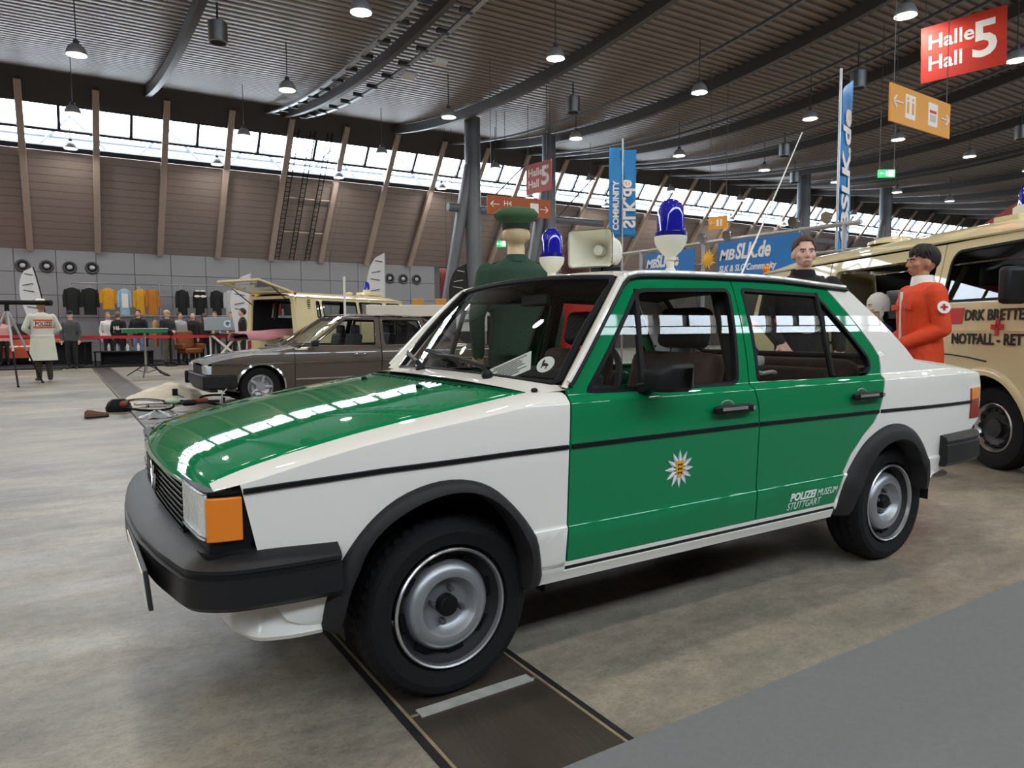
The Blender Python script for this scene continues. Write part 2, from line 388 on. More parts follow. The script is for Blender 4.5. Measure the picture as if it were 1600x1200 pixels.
# big steel columns with their cross tubes
COLM = mat('column_grey', '6B6F76', .45, .2)
def column(x, y, r, name, lab, lean=0.0, h=8.2):
    t = thing(name, lab, 'column', (x, y, 0))
    MB().lathe([(r, 0), (r, h)], 20).build('shaft', COLM, t)
    MB().tube([(-1.3, .3, 0), (-.35, .1, 5.2), (-.1, 0, 6.6)], [.17, .2, .2], 12).build('leaning_strut', COLM, t)
    MB().tube([(-.9, .1, 5.2), (2.6, .1, 5.2)], .14, 12).build('cross_tube', COLM, t)
    MB().tube([(0, 0, 4.9), (2.2, .2, 6.9)], .025, 6).build('tie_rod', DARK_STEEL, t)
    MB().lathe([(r*1.5, 0), (r*1.5, .03)], 16).build('base_plate', COLM, t)
    return t
column(11.1, 19.0, .27, 'steel_column', 'grey steel column with leaning strut behind the policeman figure')
column(14.6, 19.5, .25, 'steel_column', 'grey steel column beneath the farther red hall sign')
column(28.8, 19.0, .30, 'steel_column', 'grey steel column far behind the blue stand, seen left of the man in black')
column(35.5, 19.0, .30, 'steel_column', 'grey steel column in the far distance between man and tall flag')
# ================================================================ the police saloon (front axle at x=0, rear at x=2.4, left side at -y)
GREEN = mat('police_green_paint', '0A7A4A', .55, coat=1.0, spec=.0); CARW = mat('police_white_paint', 'E4E1D9', .55, coat=1.0, spec=.0)
TRIMB = mat('trim_black', '0D0D0F', .5, spec=.25); FLARE = mat('flare_plastic', '232223', .6, bump=(250, .1), spec=.3); BUMP = mat('bumper_plastic', '17181A', .42, bump=(200, .12), spec=.4)
TYRE = mat('tyre_rubber', '131315', .72, bump=(120, .15), spec=.25); RIMS = mat('silver_wheel_paint', '9FA2A6', .38, .7, var=(9, .1)); LIP = mat('polished_rim_lip', 'C6C7C8', .28, .9)
CARGL = glass_mat('car_glass', (.80, .83, .82, 1)); INTER = mat('interior_black', '161514', .7); BROWNV = mat('brown_upholstery', '4A3227', .75, var=(30, .2))
HLGL = mat('headlamp_glass', 'D5DAD8', .12, .3, bump=(60, .2)); AMBER = mat('amber_lens', 'E07A10', .18, coat=.8, bump=(160, .12), emit=('E07A10', .05)); REDL = mat('red_lens', '9C1218', .2, coat=.8, bump=(90, .4))
CREAM_EQ = mat('cream_plastic', 'DEDCCB', .35); BLUEL = mat('blue_beacon_dome', '1418B8', .08, trans=.35, coat=1.0); SILV = mat('star_silver', 'E9EAEE', .4, .1); SILV2 = mat('star_shade', 'B7B5C4', .4, .1)
GOLD = mat('crest_gold', 'E3A420', .45); LION = mat('crest_black', '14110A', .6); WTXT = mat('decal_white', 'E9EEE9', .5)

_kz = np.array([.25,.30,.345,.486,.496,.73,.80,.86,.900,.918,1.34]); _kw = np.array([.757,.770,.788,.8055,.7985,.807,.8055,.801,.794,.769,.627])
_z = np.arange(.2, 1.45, .001); _w = np.interp(_z, _kz, _kw)
_sm = np.convolve(np.pad(_w, 7, 'edge'), np.ones(15)/15, 'valid'); _w = np.where((_z > .53) & (_z < 1.3), _sm, _w)
_w = _w+np.where((_z > .915) & (_z < 1.34), .016*(1-((_z-1.1275)/.2125)**2), 0)
def W(x, z):
    w = float(np.interp(z, _z, _w))
    if x < .1: w -= .06*((.1-x)/.8)**2
    if x > 2.3: w -= .05*((x-2.3)/.85)**2
    return w
def wn(x, z, s):
    e = .004; gx = (W(x+e, z)-W(x-e, z))/(2*e); gz = (W(x, z+e)-W(x, z-e))/(2*e)
    return Vector((-gx, s, -gz)).normalized()
def side_pt(s, off=0.0): return lambda x, z: (Vector((x, s*(W(x, z)+off), z)), wn(x, z, s))

def panel(name, outer, holes, fn, mt, parent, depth=.015, xs=(), zs=(), extra=None):
    """fill a 2D outline (with holes), cut it on a grid, bend it onto the surface fn, give it a folded edge"""
    bm = bmesh.new()
    for loop in [outer]+list(holes):
        vs = [bm.verts.new((a, b, 0)) for a, b in loop]
        for i in range(len(vs)): bm.edges.new((vs[i-1], vs[i]))
    bmesh.ops.triangle_fill(bm, use_beauty=True, use_dissolve=False, edges=bm.edges[:], normal=(0, 0, 1))
    for c in xs: bmesh.ops.bisect_plane(bm, geom=bm.verts[:]+bm.edges[:]+bm.faces[:], plane_co=(c, 0, 0), plane_no=(1, 0, 0))
    for c in zs: bmesh.ops.bisect_plane(bm, geom=bm.verts[:]+bm.edges[:]+bm.faces[:], plane_co=(0, c, 0), plane_no=(0, 1, 0))
    bm.verts.ensure_lookup_table(); V = []; N = []; F = []
    for i, v in enumerate(bm.verts):
        v.index = i; p, n = fn(v.co.x, v.co.y); V.append(p); N.append(n)
    for f in bm.faces:
        idx = [v.index for v in f.verts]
        nn = (V[idx[1]]-V[idx[0]]).cross(V[idx[2]]-V[idx[0]])
        if nn.dot(N[idx[0]]) < 0: idx.reverse()
        F.append(idx)
    if depth:
        for e in bm.edges:
            if e.is_boundary:
                a, b = e.verts[0].index, e.verts[1].index; o = len(V)
                V += [V[a], V[b], V[b]-N[b]*depth, V[a]-N[a]*depth]; N += [Vector((0,0,0))]*4; F.append([o, o+1, o+2, o+3])
    bm.free()
    if extra:
        for vs, ns, fs in extra:
            o = len(V); V += vs; N += ns
            for f in fs: F.append([i+o for i in f])
    me = bpy.data.meshes.new(name); me.from_pydata([tuple(v) for v in V], [], F); me.materials.append(mt)
    for p in me.polygons: p.use_smooth = True
    me.normals_split_custom_set_from_vertices([tuple(n) for n in N])
    o = bpy.data.objects.new(name, me); COL.objects.link(o); o.parent = parent
    return o
def grid_panel(name, fn, us, vs, mt, parent, flip=False):
    """open surface from a function of two parameters with smooth normals"""
    m = MB(); P = [[fn(u, v) for v in vs] for u in us]; k = len(vs)
    m.add([q for r in P for q in r], [(i*k+j, i*k+j+1, (i+1)*k+j+1, (i+1)*k+j) if not flip else (i*k+j, (i+1)*k+j, (i+1)*k+j+1, i*k+j+1) for i in range(len(us)-1) for j in range(k-1)])
    return m.build(name, mt, parent, smooth=60, fix=False)
def strip_grid(P, ref):
    """rows of points -> (verts, normals, faces) with normals pointing away from ref"""
    A = np.array(P); gu = np.gradient(A, axis=0); gv = np.gradient(A, axis=1); n = np.cross(gu, gv); n /= np.linalg.norm(n, axis=2, keepdims=True)+1e-9
    if (n[len(P)//2, A.shape[1]//2] @ (A[len(P)//2, A.shape[1]//2]-np.array(ref))) < 0: n = -n; fl = True
    else: fl = False
    k = A.shape[1]; V = [Vector(q) for r in A for q in r]; N = [Vector(q) for r in n for q in r]
    F = [[i*k+j, (i+1)*k+j, (i+1)*k+j+1, i*k+j+1] for i in range(A.shape[0]-1) for j in range(k-1)]
    if fl: F = [f[::-1] for f in F]
    return V, N, F

car = thing('police_car', 'green and white police saloon car with two blue beacons and a loudspeaker on the roof', 'car')
XS = list(np.arange(-.7, 3.3, .06)); ZS = [.32, .345, .40, .44, .485, .489, .495, .499]+list(np.arange(.53, .90, .035))+[.885, .892, .897, .902, .907, .912, .917, .922, .93]+list(np.arange(.94, 1.33, .03))
ARO = [(-.412,.318),(-.405,.37),(-.395,.414),(-.36,.497),(-.283,.597),(-.194,.663),(-.083,.697),(.024,.694),(.117,.659),(.205,.582),(.278,.483),(.308,.364),(.312,.309)]
ARI = [(-.362,.30),(-.350,.35),(-.326,.445),(-.257,.565),(-.141,.636),(-.01,.660),(.10,.626),(.19,.540),(.243,.434),(.250,.36),(.247,.309)]
RRO = [(1.887,.308),(1.905,.40),(1.947,.497),(2.063,.616),(2.208,.68),(2.334,.688),(2.454,.654),(2.551,.58),(2.617,.497),(2.65,.41),(2.645,.352)]
RRI = [(1.975,.30),(2.02,.40),(2.085,.50),(2.17,.575),(2.27,.607),(2.37,.602),(2.45,.565),(2.52,.495),(2.565,.42),(2.585,.34)]
NA = 34
aro, ari, rro, rri = [smooth_pts(q, NA) for q in (ARO, ARI, RRO, RRI)]
def mid(a, b, t): return [tuple(p) for p in a*(1-t)+b*t]
ze_x = [-.69,-.672,-.60,-.514,-.35,-.183,.032,.321,.47]; ze_z = [.742,.751,.773,.792,.828,.859,.89,.932,.948]
_zx = np.linspace(-.76, .5, 64); _zz = np.interp(_zx, ze_x, ze_z)
_zz = np.where(_zx < -.69, .742+(_zx+.69)*.5, _zz)
_zz = np.convolve(np.pad(_zz, 6, 'reflect', reflect_type='odd'), np.ones(13)/13, 'valid')
def ze(x): return float(np.interp(x, _zx, _zz))
zs_x = [-.68,-.62,-.52,-.37,-.12,.21,.45]; zs_z = [.728,.742,.766,.806,.848,.889,.917]
_sx = np.linspace(-.72, .5, 64); _sz = np.convolve(np.pad(np.interp(_sx, zs_x, zs_z), 6, 'reflect', reflect_type='odd'), np.ones(13)/13, 'valid')
def zsh(x): return float(np.interp(x, _sx, _sz))
YE = .688
def corner_strip(xs, s, ztop, zlow, yt):
    rows = []
    for x in xs:
        zl = zlow(x); a = np.array((x, W(x, zl), zl)); t_ = wn(x, zl, 1); b = np.array((x, yt(x), ztop(x)))
        c = np.array((x, W(x, zl)-.010, ztop(x)-.012)); r = []
        for q in np.linspace(0, 1, 9):
            p = a*(1-q)**2+c*2*q*(1-q)+b*q*q; r.append((p[0], s*p[1], p[2]))
        rows.append(r)
    return strip_grid(rows, (xs[len(xs)//2], 0, .3))
FDW = round_poly([(.500,.924),(1.240,.917),(1.268,.935),(1.336,1.278),(1.320,1.302),(.860,1.291),(.815,1.276)], [.035,.02,.02,.025,.02,.02,.02])
RDW = round_poly([(1.374,.924),(2.125,.918),(2.166,.955),(2.166,.998),(1.900,1.293),(1.408,1.306)], [.02,.03,.03,.03,.03,.025])
B_EDGE = [(1.366,1.338),(1.322,.915),(1.332,.875),(1.343,.825),(1.343,.74),(1.341,.51),(1.349,.369)]
FD = [(.414,.369),(.411,.50),(.416,.75),(.424,.84),(.434,.93),(.438,.946),(.626,1.151),(.775,1.300),(.800,1.318),(.835,1.328),(1.167,1.338)]+B_EDGE
R_EDGE = [(1.990,1.314),(2.091,1.195),(2.21,1.05),(2.243,1.0),(2.240,.95),(2.215,.87),(2.178,.771),(2.13,.707),(2.055,.654),(1.969,.575),(1.918,.5),(1.892,.42),(1.871,.369)]
RD = [(1.372,.338+1.0)]+[(1.6,1.337)]+R_EDGE+[(x+.007, z) for x, z in B_EDGE[::-1][:-1]]
def inset_ring(poly, d):
    """offset a closed polygon inwards by d"""
    P = np.array(poly); c = P.mean(0); n = len(P); out = []
    area = sum(P[i-1][0]*P[i][1]-P[i][0]*P[i-1][1] for i in range(n)); sg = 1 if area > 0 else -1
    for i in range(n):
        a = P[i]-P[i-1]; b = P[(i+1) % n]-P[i]
        na = np.array((-a[1], a[0]))/(np.hypot(*a)+1e-9); nb = np.array((-b[1], b[0]))/(np.hypot(*b)+1e-9); k = na+nb; k /= (np.hypot(*k)+1e-9)
        out.append(tuple(P[i]+sg*k*d))
    return out
def handle(par, x, z, s):
    M = Matrix.Scale(s, 4, (0, 1, 0)); w0 = W(x+.1, z)
    h = MB().loft([[(x, w0+.012, z-.008), (x, w0+.030, z-.008), (x, w0+.030, z+.010), (x, w0+.012, z+.010)], [(x+.03, w0+.008, z-.016), (x+.03, w0+.036, z-.014), (x+.03, w0+.036, z+.016), (x+.03, w0+.008, z+.016)], [(x+.20, w0+.004, z-.016), (x+.20, w0+.036, z-.014), (x+.20, w0+.036, z+.016), (x+.20, w0+.004, z+.016)], [(x+.222, w0-.003, z-.012), (x+.222, w0+.022, z-.012), (x+.222, w0+.022, z+.012), (x+.222, w0-.003, z+.012)]], M=M).build('door_handle', TRIMB, par, bevel=.004)
    MB().box((x+.095, w0+.037, z+.004), (.14, .004, .012), M=M).build('chrome_insert', CHROME, h, smooth=0)
    MB().tube([(x+.20, w0+.034, z+.001), (x+.20, w0+.041, z+.001)], .009, 10, M=M).build('lock_barrel', CHROME, h)
    MB().ell((x+.095, w0-.004, z-.004), (.048, .007, .040), M=M).build('handle_recess', mat('recess_green', '0A5636', .35, coat=.8), h)
def trim_strip(par, x0, x1, s, zf):
    xs = np.linspace(x0, x1, max(4, int((x1-x0)/.05))); secs = []
    for x in xs:
        z = zf(x); w0 = W(x, z); secs.append([(x, s*(w0-.002), z-.0085), (x, s*(w0+.006), z-.006), (x, s*(w0+.006), z+.006), (x, s*(w0-.002), z+.0085)])
    return MB().loft(secs).build('side_trim', TRIMB, par, smooth=30)
def ztrim(x): return float(np.interp(x, [-.61,-.5,-.23,.2,1.3,2.2,3.1], [.727,.734,.747,.755,.759,.754,.740]))
def side_window(par, hole, s, div, name):
    fn = side_pt(s, -.004)
    ring = panel(name+'_seal', hole, [inset_ring(hole, .015)], side_pt(s, .003), BLACK_RUB, par, depth=.02, zs=list(np.arange(.93, 1.3, .04)))
    panel(name+'_glass', inset_ring(hole, .008), [], side_pt(s, -.010), CARGL, par, depth=0, xs=list(np.arange(.5, 2.2, .15)), zs=list(np.arange(.93, 1.3, .02)))
    (xa, za), (xb, zb_) = div; pts = [(xa, s*(W(xa, za)-.004), za), (xb, s*(W(xb, zb_)-.004), zb_)]
    MB().tube(pts, .013, 8).build('window_divider', BLACK_RUB, par)
for s in (-1, 1):
    # ---- front wing
    hole = mid(aro, ari, .35)
    outl = [(.405,.322),(.405,.50),(.409,.75),(.416,.84),(.424,zsh(.424))]+[(x, zsh(x)) for x in np.linspace(.36, -.61, 18)]+[(-.607,.735),(-.573,.57),(-.56,.45),(-.50,.36),(-.42,.322)]+hole+[(.32,.322)]
    xs_ = list(np.linspace(.424, -.672, 26))
    ex = corner_strip(xs_, s, ze, zsh, lambda x: YE-.01*max(0, -x-.4))
    wing = panel('front_wing', outl, [], side_pt(s), CARW, car, xs=XS, zs=ZS, extra=[ex]); trim_strip(wing, -.603, .405, s, ztrim)
    # ---- doors
    fd = panel('front_door', FD, [FDW], side_pt(s), GREEN, car, xs=XS, zs=ZS); side_window(fd, FDW, s, ((.830,1.283),(.766,.925)), 'window')
    trim_strip(fd, .420, 1.337, s, ztrim); handle(fd, 1.072, .832, s)
    rd = panel('rear_door', RD, [RDW], side_pt(s), GREEN, car, xs=XS, zs=ZS); side_window(rd, RDW, s, ((1.905,1.291),(1.877,.925)), 'window')
    trim_strip(rd, 1.352, 2.166, s, ztrim); handle(rd, 1.945, .834, s)
    # ---- rear quarter
    rh = mid(rro, rri, .35)
    CP = [(2.165,1.306),(2.333,1.170),(2.489,1.035),(2.56,.965),(2.867,.930),(3.162,.898),(3.215,.885)]
    q = [(1.998,1.314),(2.08,1.312)]+CP+[(3.222,.815),(3.205,.64),(3.10,.585),(3.02,.50),(2.9,.43),(2.70,.40)]+rh[::-1]+[(1.880,.345),(1.880,.375),(1.900,.42),(1.926,.5),(1.977,.575),(2.062,.654),(2.137,.707),(2.186,.771),(2.223,.87),(2.248,.95),(2.251,1.0),(2.217,1.053),(2.098,1.199)]
    xb_ = list(np.linspace(2.56, 3.215, 16))
    zq = lambda x: float(np.interp(x, [2.56,2.867,3.162,3.215], [.965,.930,.898,.885]))
    ex = corner_strip(xb_, s, lambda x: zq(x)+.022, zq, lambda x: .70-.03*max(0, (x-2.9)/.3))
    quart = panel('rear_quarter', q, [], side_pt(s), CARW, car, xs=XS, zs=ZS, extra=[ex]); trim_strip(quart, 2.184, 3.085, s, ztrim)
    # ---- sill
    sx = list(np.linspace(.30, 1.885, 20))
    for nm, za, zb_, off, mt_ in (('sill', .352, .366, .0, CARW), ('sill_stripe', .330, .354, -.006, TRIMB), ('sill', .298, .334, .0, CARW)):
        panel(nm, [(.312, za), (1.882, za), (1.882, zb_), (.312, zb_)], [], side_pt(s, off), mt_, car, xs=XS, depth=.03)
    # ---- wheel-arch flares
    for nm, A, B in (('front', aro, ari), ('rear', rro, rri)):
        secs = []
        for a, b in zip(A, B):
            wa = W(a[0], a[1]); wb = W(b[0], b[1]); c = a*.55+b*.45; d = b*.9+a*.1
            secs.append([(a[0], s*(wa-.004), a[1]), (a[0]*.9+b[0]*.1, s*(wa+.012), a[1]*.9+b[1]*.1), (c[0], s*(wa+.026), c[1]), (d[0], s*(wa+.030), d[1]), (b[0], s*(wb+.022), b[1]), (b[0], s*(wb-.06), b[1]), (a[0], s*(wa-.06), a[1])])
        MB().loft(secs).build('arch_flare', FLARE, car, smooth=50)
    # inner wheel housings
    for cx in (0.0, 2.36):
        pts = [(cx+.345*math.cos(t), .30+.345*math.sin(t)) for t in np.linspace(-.1, PI+.1, 24)]
        MB().loft([[(x, s*.76, z) for x, z in pts], [(x, s*.42, z) for x, z in pts]], closed=False).build('wheel_housing', INTER, car, smooth=60)
        MB().prism([(x, z) for x, z in pts], .01, M=basis((0, s*.42, 0), (1, 0, 0), (0, 0, 1))).build('housing_wall', INTER, car, smooth=0)
    # drip rail
    dr = [(.440,.950),(.626,1.155),(.775,1.306),(.803,1.323),(.838,1.333),(1.0,1.340),(1.3,1.343),(1.65,1.340),(1.99,1.320),(2.14,1.312)]
    dpts = smooth_pts(dr, 40)
    MB().tube([(x, s*(W(x, z)+.008), z) for x, z in dpts], .008, 8).build('drip_rail', TRIMB, car)
    MB().tube([(x, s*(W(x, z+.014)+.004), z+.014) for x, z in dpts], .009, 8).build('gutter', CARW, car)
    # A pillar skin between drip rail and windscreen
    rows = []
    for t in np.linspace(0, 1, 16):
        d = resample([(.430,.938),(.626,1.155),(.790,1.318)], 16)[int(round(t*15))]
        a = np.array((d[0], W(d[0], d[1])+.002, d[1]+.006)); e = np.array((.462+(.793-.462)*t, .682+(.592-.682)*t, .936+(1.334-.936)*t))
        c = (a+e)/2+np.array((-.028, .022, .012)); rows.append([tuple(np.array((1, s, 1))*(a*(1-q)**2+c*2*q*(1-q)+e*q*q)) for q in np.linspace(0, 1, 7)])
    V, N, F = strip_grid(rows, (1.2, 0, .9)); me = MB(); me.add(V, F); me.build('windscreen_pillar', CARW, car, smooth=60, fix=False)
    # C pillar skin between quarter and rear window
    rows = []
    for t in np.linspace(0, 1, 12):
        d = resample(CP[:4], 12)[int(round(t*11))]; a = np.array((d[0], W(d[0], d[1]), d[1])); e = np.array((2.16+(2.585-2.16)*t, .575+(.66-.575)*t, 1.325+(.985-1.325)*t))
        c = (a+e)/2+np.array((.02, .012, .018)); rows.append([tuple(np.array((1, s, 1))*(a*(1-q)**2+c*2*q*(1-q)+e*q*q)) for q in np.linspace(0, 1, 6)])
    V, N, F = strip_grid(rows, (1.8, 0, .8)); me = MB(); me.add(V, F); me.build('rear_pillar', CARW, car, smooth=60, fix=False)

# ---- bonnet
def xfront(y): return -.744+.058*(abs(y)/.69)**2.2
def zbon(x, y):
    z = ze(x)+.030*(1-(abs(y)/.69)**2.4)
    f = max(0, (xfront(y)+.085)-x); return z-3.4*f*f
def xbr(y): return .235+.085*(abs(y)/.69)**2
def bon(u, v):
    y = v*(YE-.004-.008*max(0, .3-u)); x = xfront(y)+(xbr(y)-xfront(y))*u; return (x, y, zbon(x, y))
us = list(np.concatenate([np.linspace(0, .12, 8), np.linspace(.16, 1, 20)])); vs_ = list(np.linspace(-1, 1, 41))
bonnet = grid_panel('bonnet', bon, us, vs_, GREEN, car, flip=True)
sol = bonnet.modifiers.new('thick', 'SOLIDIFY'); sol.thickness = .012; sol.offset = -1
for y in np.linspace(-.46, .46, 24):       # air slots along the rear edge
    MB().box((xbr(y)-.035, y, zbon(xbr(y)-.035, y)+.001), (.030, .010, .003)).build('air_slot', TRIMB, bonnet, smooth=0)
for y in (-.28, .28): MB().ell((xbr(y)-.13, y, zbon(xbr(y)-.13, y)+.004), (.014, .010, .009)).build('washer_nozzle', TRIMB, bonnet)
# ---- scuttle between bonnet and windscreen
def xwb(y): return .345+.117*(abs(y)/.68)**2.2
def xwt(y): return .755+.038*(abs(y)/.59)**2
def scut(u, v):
    y = v*.69; xa = xbr(y)+.004; xb = xwb(y)-.004; x = xa+(xb-xa)*u
    return (x, y, ze(.321)+.030*(1-abs(v)**2.4)+.016*u)
grid_panel('scuttle', scut, list(np.linspace(0, 1, 6)), vs_, CARW, car, flip=True)
for s in (-1, 1):
    rows = [[(.318+(.45-.318)*u, s*(.688+.075*q*u), .931+.014*u-.006*q) for q in np.linspace(0, 1, 4)] for u in np.linspace(0, 1, 5)]
    V, N, F = strip_grid(rows, (.4, 0, 0)); me = MB(); me.add(V, F); me.build('scuttle_corner', CARW, car, smooth=60, fix=False)
MB().ell((.345, -.70, .938), (.012, .012, .008)).build('grommet', TRIMB, car)
# ---- windscreen
def ws(u, v, g=0.0):
    yb, yt = .672, .585; y = v*(yb+(yt-yb)*u); x = xwb(v*yb)+(xwt(v*yt)-xwb(v*yb))*u; zb_ = .945+.025*(1-v*v); zt = 1.328+.022*(1-v*v)
    return (x-.012*math.sin(PI*u), y, zb_+(zt-zb_)*u+.006*math.sin(PI*u))
scr = grid_panel('windscreen', ws, list(np.linspace(0, 1, 12)), list(np.linspace(-1, 1, 25)), CARGL, car, flip=True)
per = [ws(0, v) for v in np.linspace(-.97, .97, 21)]+[ws(u, 1) for u in np.linspace(.05, .95, 10)]+[ws(1, v) for v in np.linspace(.97, -.97, 21)]+[ws(u, -1) for u in np.linspace(.95, .05, 10)]
MB().tube(per, .014, 8, closed=True).build('windscreen_seal', BLACK_RUB, scr)
per2 = [(x-.010, y, z+.012) for x, y, z in (ws(u, 1) for u in np.linspace(.02, .98, 12))]
MB().tube(per2, .005, 6).build('seal_chrome', CHROME, scr)
# paper notice and round badge lying behind the glass
def inw(u, v, d=.012): p = Vector(ws(u, v)); return p+Vector((d*.75, 0, -d*.66))
c1, c2, c3, c4 = inw(.005, -.43), inw(.20, -.66), inw(.185, -.79), inw(.005, -.60)
pm = basis((c1+c2+c3+c4)/4, c2-c1, c1-c4); lw = (c2-c1).length; lh = ((c1-c4).length+(c2-c3).length)/2
pap = MB().box((0, 0, 0), (lw, lh, .0015), M=pm).build('paper_notice', mat('paper', 'E6E7DF', .7), scr, smooth=0)
for i in range(8): MB().box((-.02*(i % 2), lh*(.36-.10*i), -.0016), (lw*(.80-.10*(i % 3)), .004, .001), M=pm).build('printed_line', mat('print_grey', '6A6C6A', .8), pap, smooth=0); MB().box((-.02*(i % 2), lh*(.36-.10*i), .0016), (lw*(.80-.10*(i % 3)), .004, .001), M=pm).build('printed_line', mat('print_grey', '6A6C6A', .8), pap, smooth=0)
cb = inw(.166, -.86, .006); bm_ = basis(cb, inw(.166, -.80)-inw(.166, -.92), inw(.25, -.86)-inw(.10, -.86))
bd = MB().lathe([(.036, -.001), (.036, .001)], 28, M=bm_).build('round_badge', mat('badge_white', 'EFEFEA', .6), scr)
sgn = 1 if (bm_.to_3x3() @ Vector((0, 0, 1))).x < 0 else -1
MB().ell((0, -.002, .002*sgn), (.016, .007, .001), M=bm_, n=10, k=6).build('badge_animal', LION, bd); MB().ell((.013, .010, .002*sgn), (.005, .010, .001), M=bm_, n=8, k=6).build('badge_animal', LION, bd)
for a_ in (-.010, .010): MB().box((a_, -.012, .002*sgn), (.004, .014, .001), M=bm_).build('badge_animal', LION, bd, smooth=0)
# wipers
for y0, yt, ln_ in ((-.40, .05, .46), (.12, .50, .44)):
    b = Vector((xbr(y0)+.075, y0, .973)); tp = Vector(ws(.10, yt/.66)); tp += Vector((-.02, 0, .025)); md = (b+tp)/2+Vector((-.02, 0, .03))
    wp = MB().tube([b, b+Vector((-.005, .02, .03)), md, tp], [.012, .010, .007, .006], 8).build('wiper_arm', TRIMB, car)
    e0 = Vector(ws(.055, (yt-ln_/2)/.67))+Vector((-.014, 0, .014)); e1 = Vector(ws(.17, (yt+ln_/2)/.67))+Vector((-.014, 0, .014))
    MB().tube([e0, (e0+e1)/2, e1], .0065, 6).build('wiper_blade', BLACK_RUB, wp); MB().tube([e0*.9+e1*.1+Vector((-.006, 0, .012)), (e0+e1)/2+Vector((-.012, 0, .02)), e1*.9+e0*.1+Vector((-.006, 0, .012))], .004, 6).build('wiper_spring', TRIMB, wp)
    MB().ell(b, (.022, .018, .020)).build('wiper_pivot', TRIMB, wp)
# ---- roof
def zdrip(x): return float(np.interp(x, [.78,.84,1.0,1.3,1.65,2.0,2.16], [1.334,1.345,1.352,1.356,1.353,1.335,1.325]))
def roof(u, v):
    yy = .630*v; xa = xwt(yy)+.004; xb = 2.13+.03*v*v; x = xa+(xb-xa)*u
    cr = float(np.interp(x, [.75,.95,1.4,1.9,2.15], [.018,.036,.048,.040,.020])); return (x, yy, zdrip(x)+cr*(1-abs(v)**2.6)-.010*abs(v)**12)
grid_panel('roof', roof, list(np.linspace(0, 1, 30)), list(np.linspace(-1, 1, 33)), CARW, car, flip=True)
# ---- rear window, boot lid, tail
def rw(u, v): y = v*(.575+(.655-.575)*u); return (2.15+(2.575-2.15)*u+.02*(1-v*v), y, 1.335+(.985-1.335)*u+.02*(1-v*v)*(1-u))
rwo = grid_panel('rear_window', rw, list(np.linspace(0, 1, 8)), list(np.linspace(-1, 1, 15)), CARGL, car, flip=True)
MB().tube([rw(0, v) for v in np.linspace(-.95, .95, 9)]+[rw(u, 1) for u in np.linspace(.08, .92, 6)]+[rw(1, v) for v in np.linspace(.95, -.95, 9)]+[rw(u, -1) for u in np.linspace(.92, .08, 6)], .016, 8, closed=True).build('rear_window_seal', BLACK_RUB, rwo)
def boot(u, v):
    x = 2.585+(3.225-2.585)*u; y = v*(.70-.03*max(0, (x-2.9)/.3)); return (x+.02*u*(1-v*v), y, float(np.interp(x, [2.56,2.867,3.162,3.225], [.987,.952,.920,.903]))+.012*(1-v*v))
grid_panel('boot_lid', boot, list(np.linspace(0, 1, 14)), list(np.linspace(-1, 1, 21)), CARW, car, flip=True)
def tailp(u, v): y = v*(.70-.01*u); return (3.225+.02*(1-v*v)-.02*math.sin(PI*u)+.02*u, y, .903+.012*(1-v*v)*(1-u)-u*.46)
grid_panel('tail_panel', tailp, list(np.linspace(0, 1, 10)), list(np.linspace(-1, 1, 15)), CARW, car, flip=True)
for s in (-1, 1):
    pl_ = [(3.078, W(3.078, .74)+.006), (3.19, W(3.19, .74)+.006), (3.232, .708), (3.262, .60), (3.270, .42), (3.235, .42), (3.222, .66), (3.17, .70), (3.078, .735)]
    pl_ = [(x, s*y) for x, y in pl_]
    t1 = MB().prism(pl_, .16, z0=.652).build('tail_lamp', REDL, car, bevel=.004); MB().prism([(x*1.0005+.001, y*1.002) for x, y in pl_], .062, z0=.752).build('turn_lens', AMBER, t1, bevel=.003)
def sweep(name, plan, sec, mt, rr=.05, smooth=28, n=90):
    """sec = (inset from the outer contour, z); plan = outer contour, inside on its left-hand side"""
    full = plan+[(x, -y) for x, y in plan[::-1][1:]]
    P = [np.array(full[0])]
    for i in range(1, len(full)-1):
        p = np.array(full[i]); a_ = np.array(full[i-1])-p; b_ = np.array(full[i+1])-p; r_ = min(rr, np.hypot(*a_)*.45, np.hypot(*b_)*.45); A = p+a_/np.hypot(*a_)*r_; B = p+b_/np.hypot(*b_)*r_
        P += [A*(1-t)**2+p*2*t*(1-t)+B*t*t for t in np.linspace(0, 1, 6)]
    P.append(np.array(full[-1])); P = resample(P, n); secs = []
    for i, p in enumerate(P):
        d = P[min(i+1, n-1)]-P[max(i-1, 0)]; nn = np.array((-d[1], d[0])); nn /= np.hypot(*nn)
        secs.append([(p[0]-nn[0]*o, p[1]-nn[1]*o, z) for o, z in sec])
    return MB().loft(secs).build(name, mt, car, smooth=smooth)
fp = [(-.365,-.822),(-.52,-.818),(-.655,-.800),(-.742,-.735),(-.785,-.50),(-.812,-.25),(-.820,0)]
bs = [(.10,.578),(.060,.572),(.010,.546),(.0,.536),(.0,.526),(.008,.522),(.008,.514),(-.004,.510),(-.004,.440),(.012,.424),(.10,.418)]
bmp = sweep('front_bumper', fp, [(o, z) for o, z in bs], BUMP)
rp = [(2.745,-.826),(2.95,-.822),(3.12,-.805),(3.235,-.735),(3.285,-.50),(3.31,0)]
rs_ = [(.09,.594),(.03,.592),(.006,.580),(.0,.566),(.008,.548),(.0,.542),(-.002,.455),(.012,.436),(.09,.436)]
rb = sweep('rear_bumper', rp, [(-o, z) for o, z in rs_], BUMP)
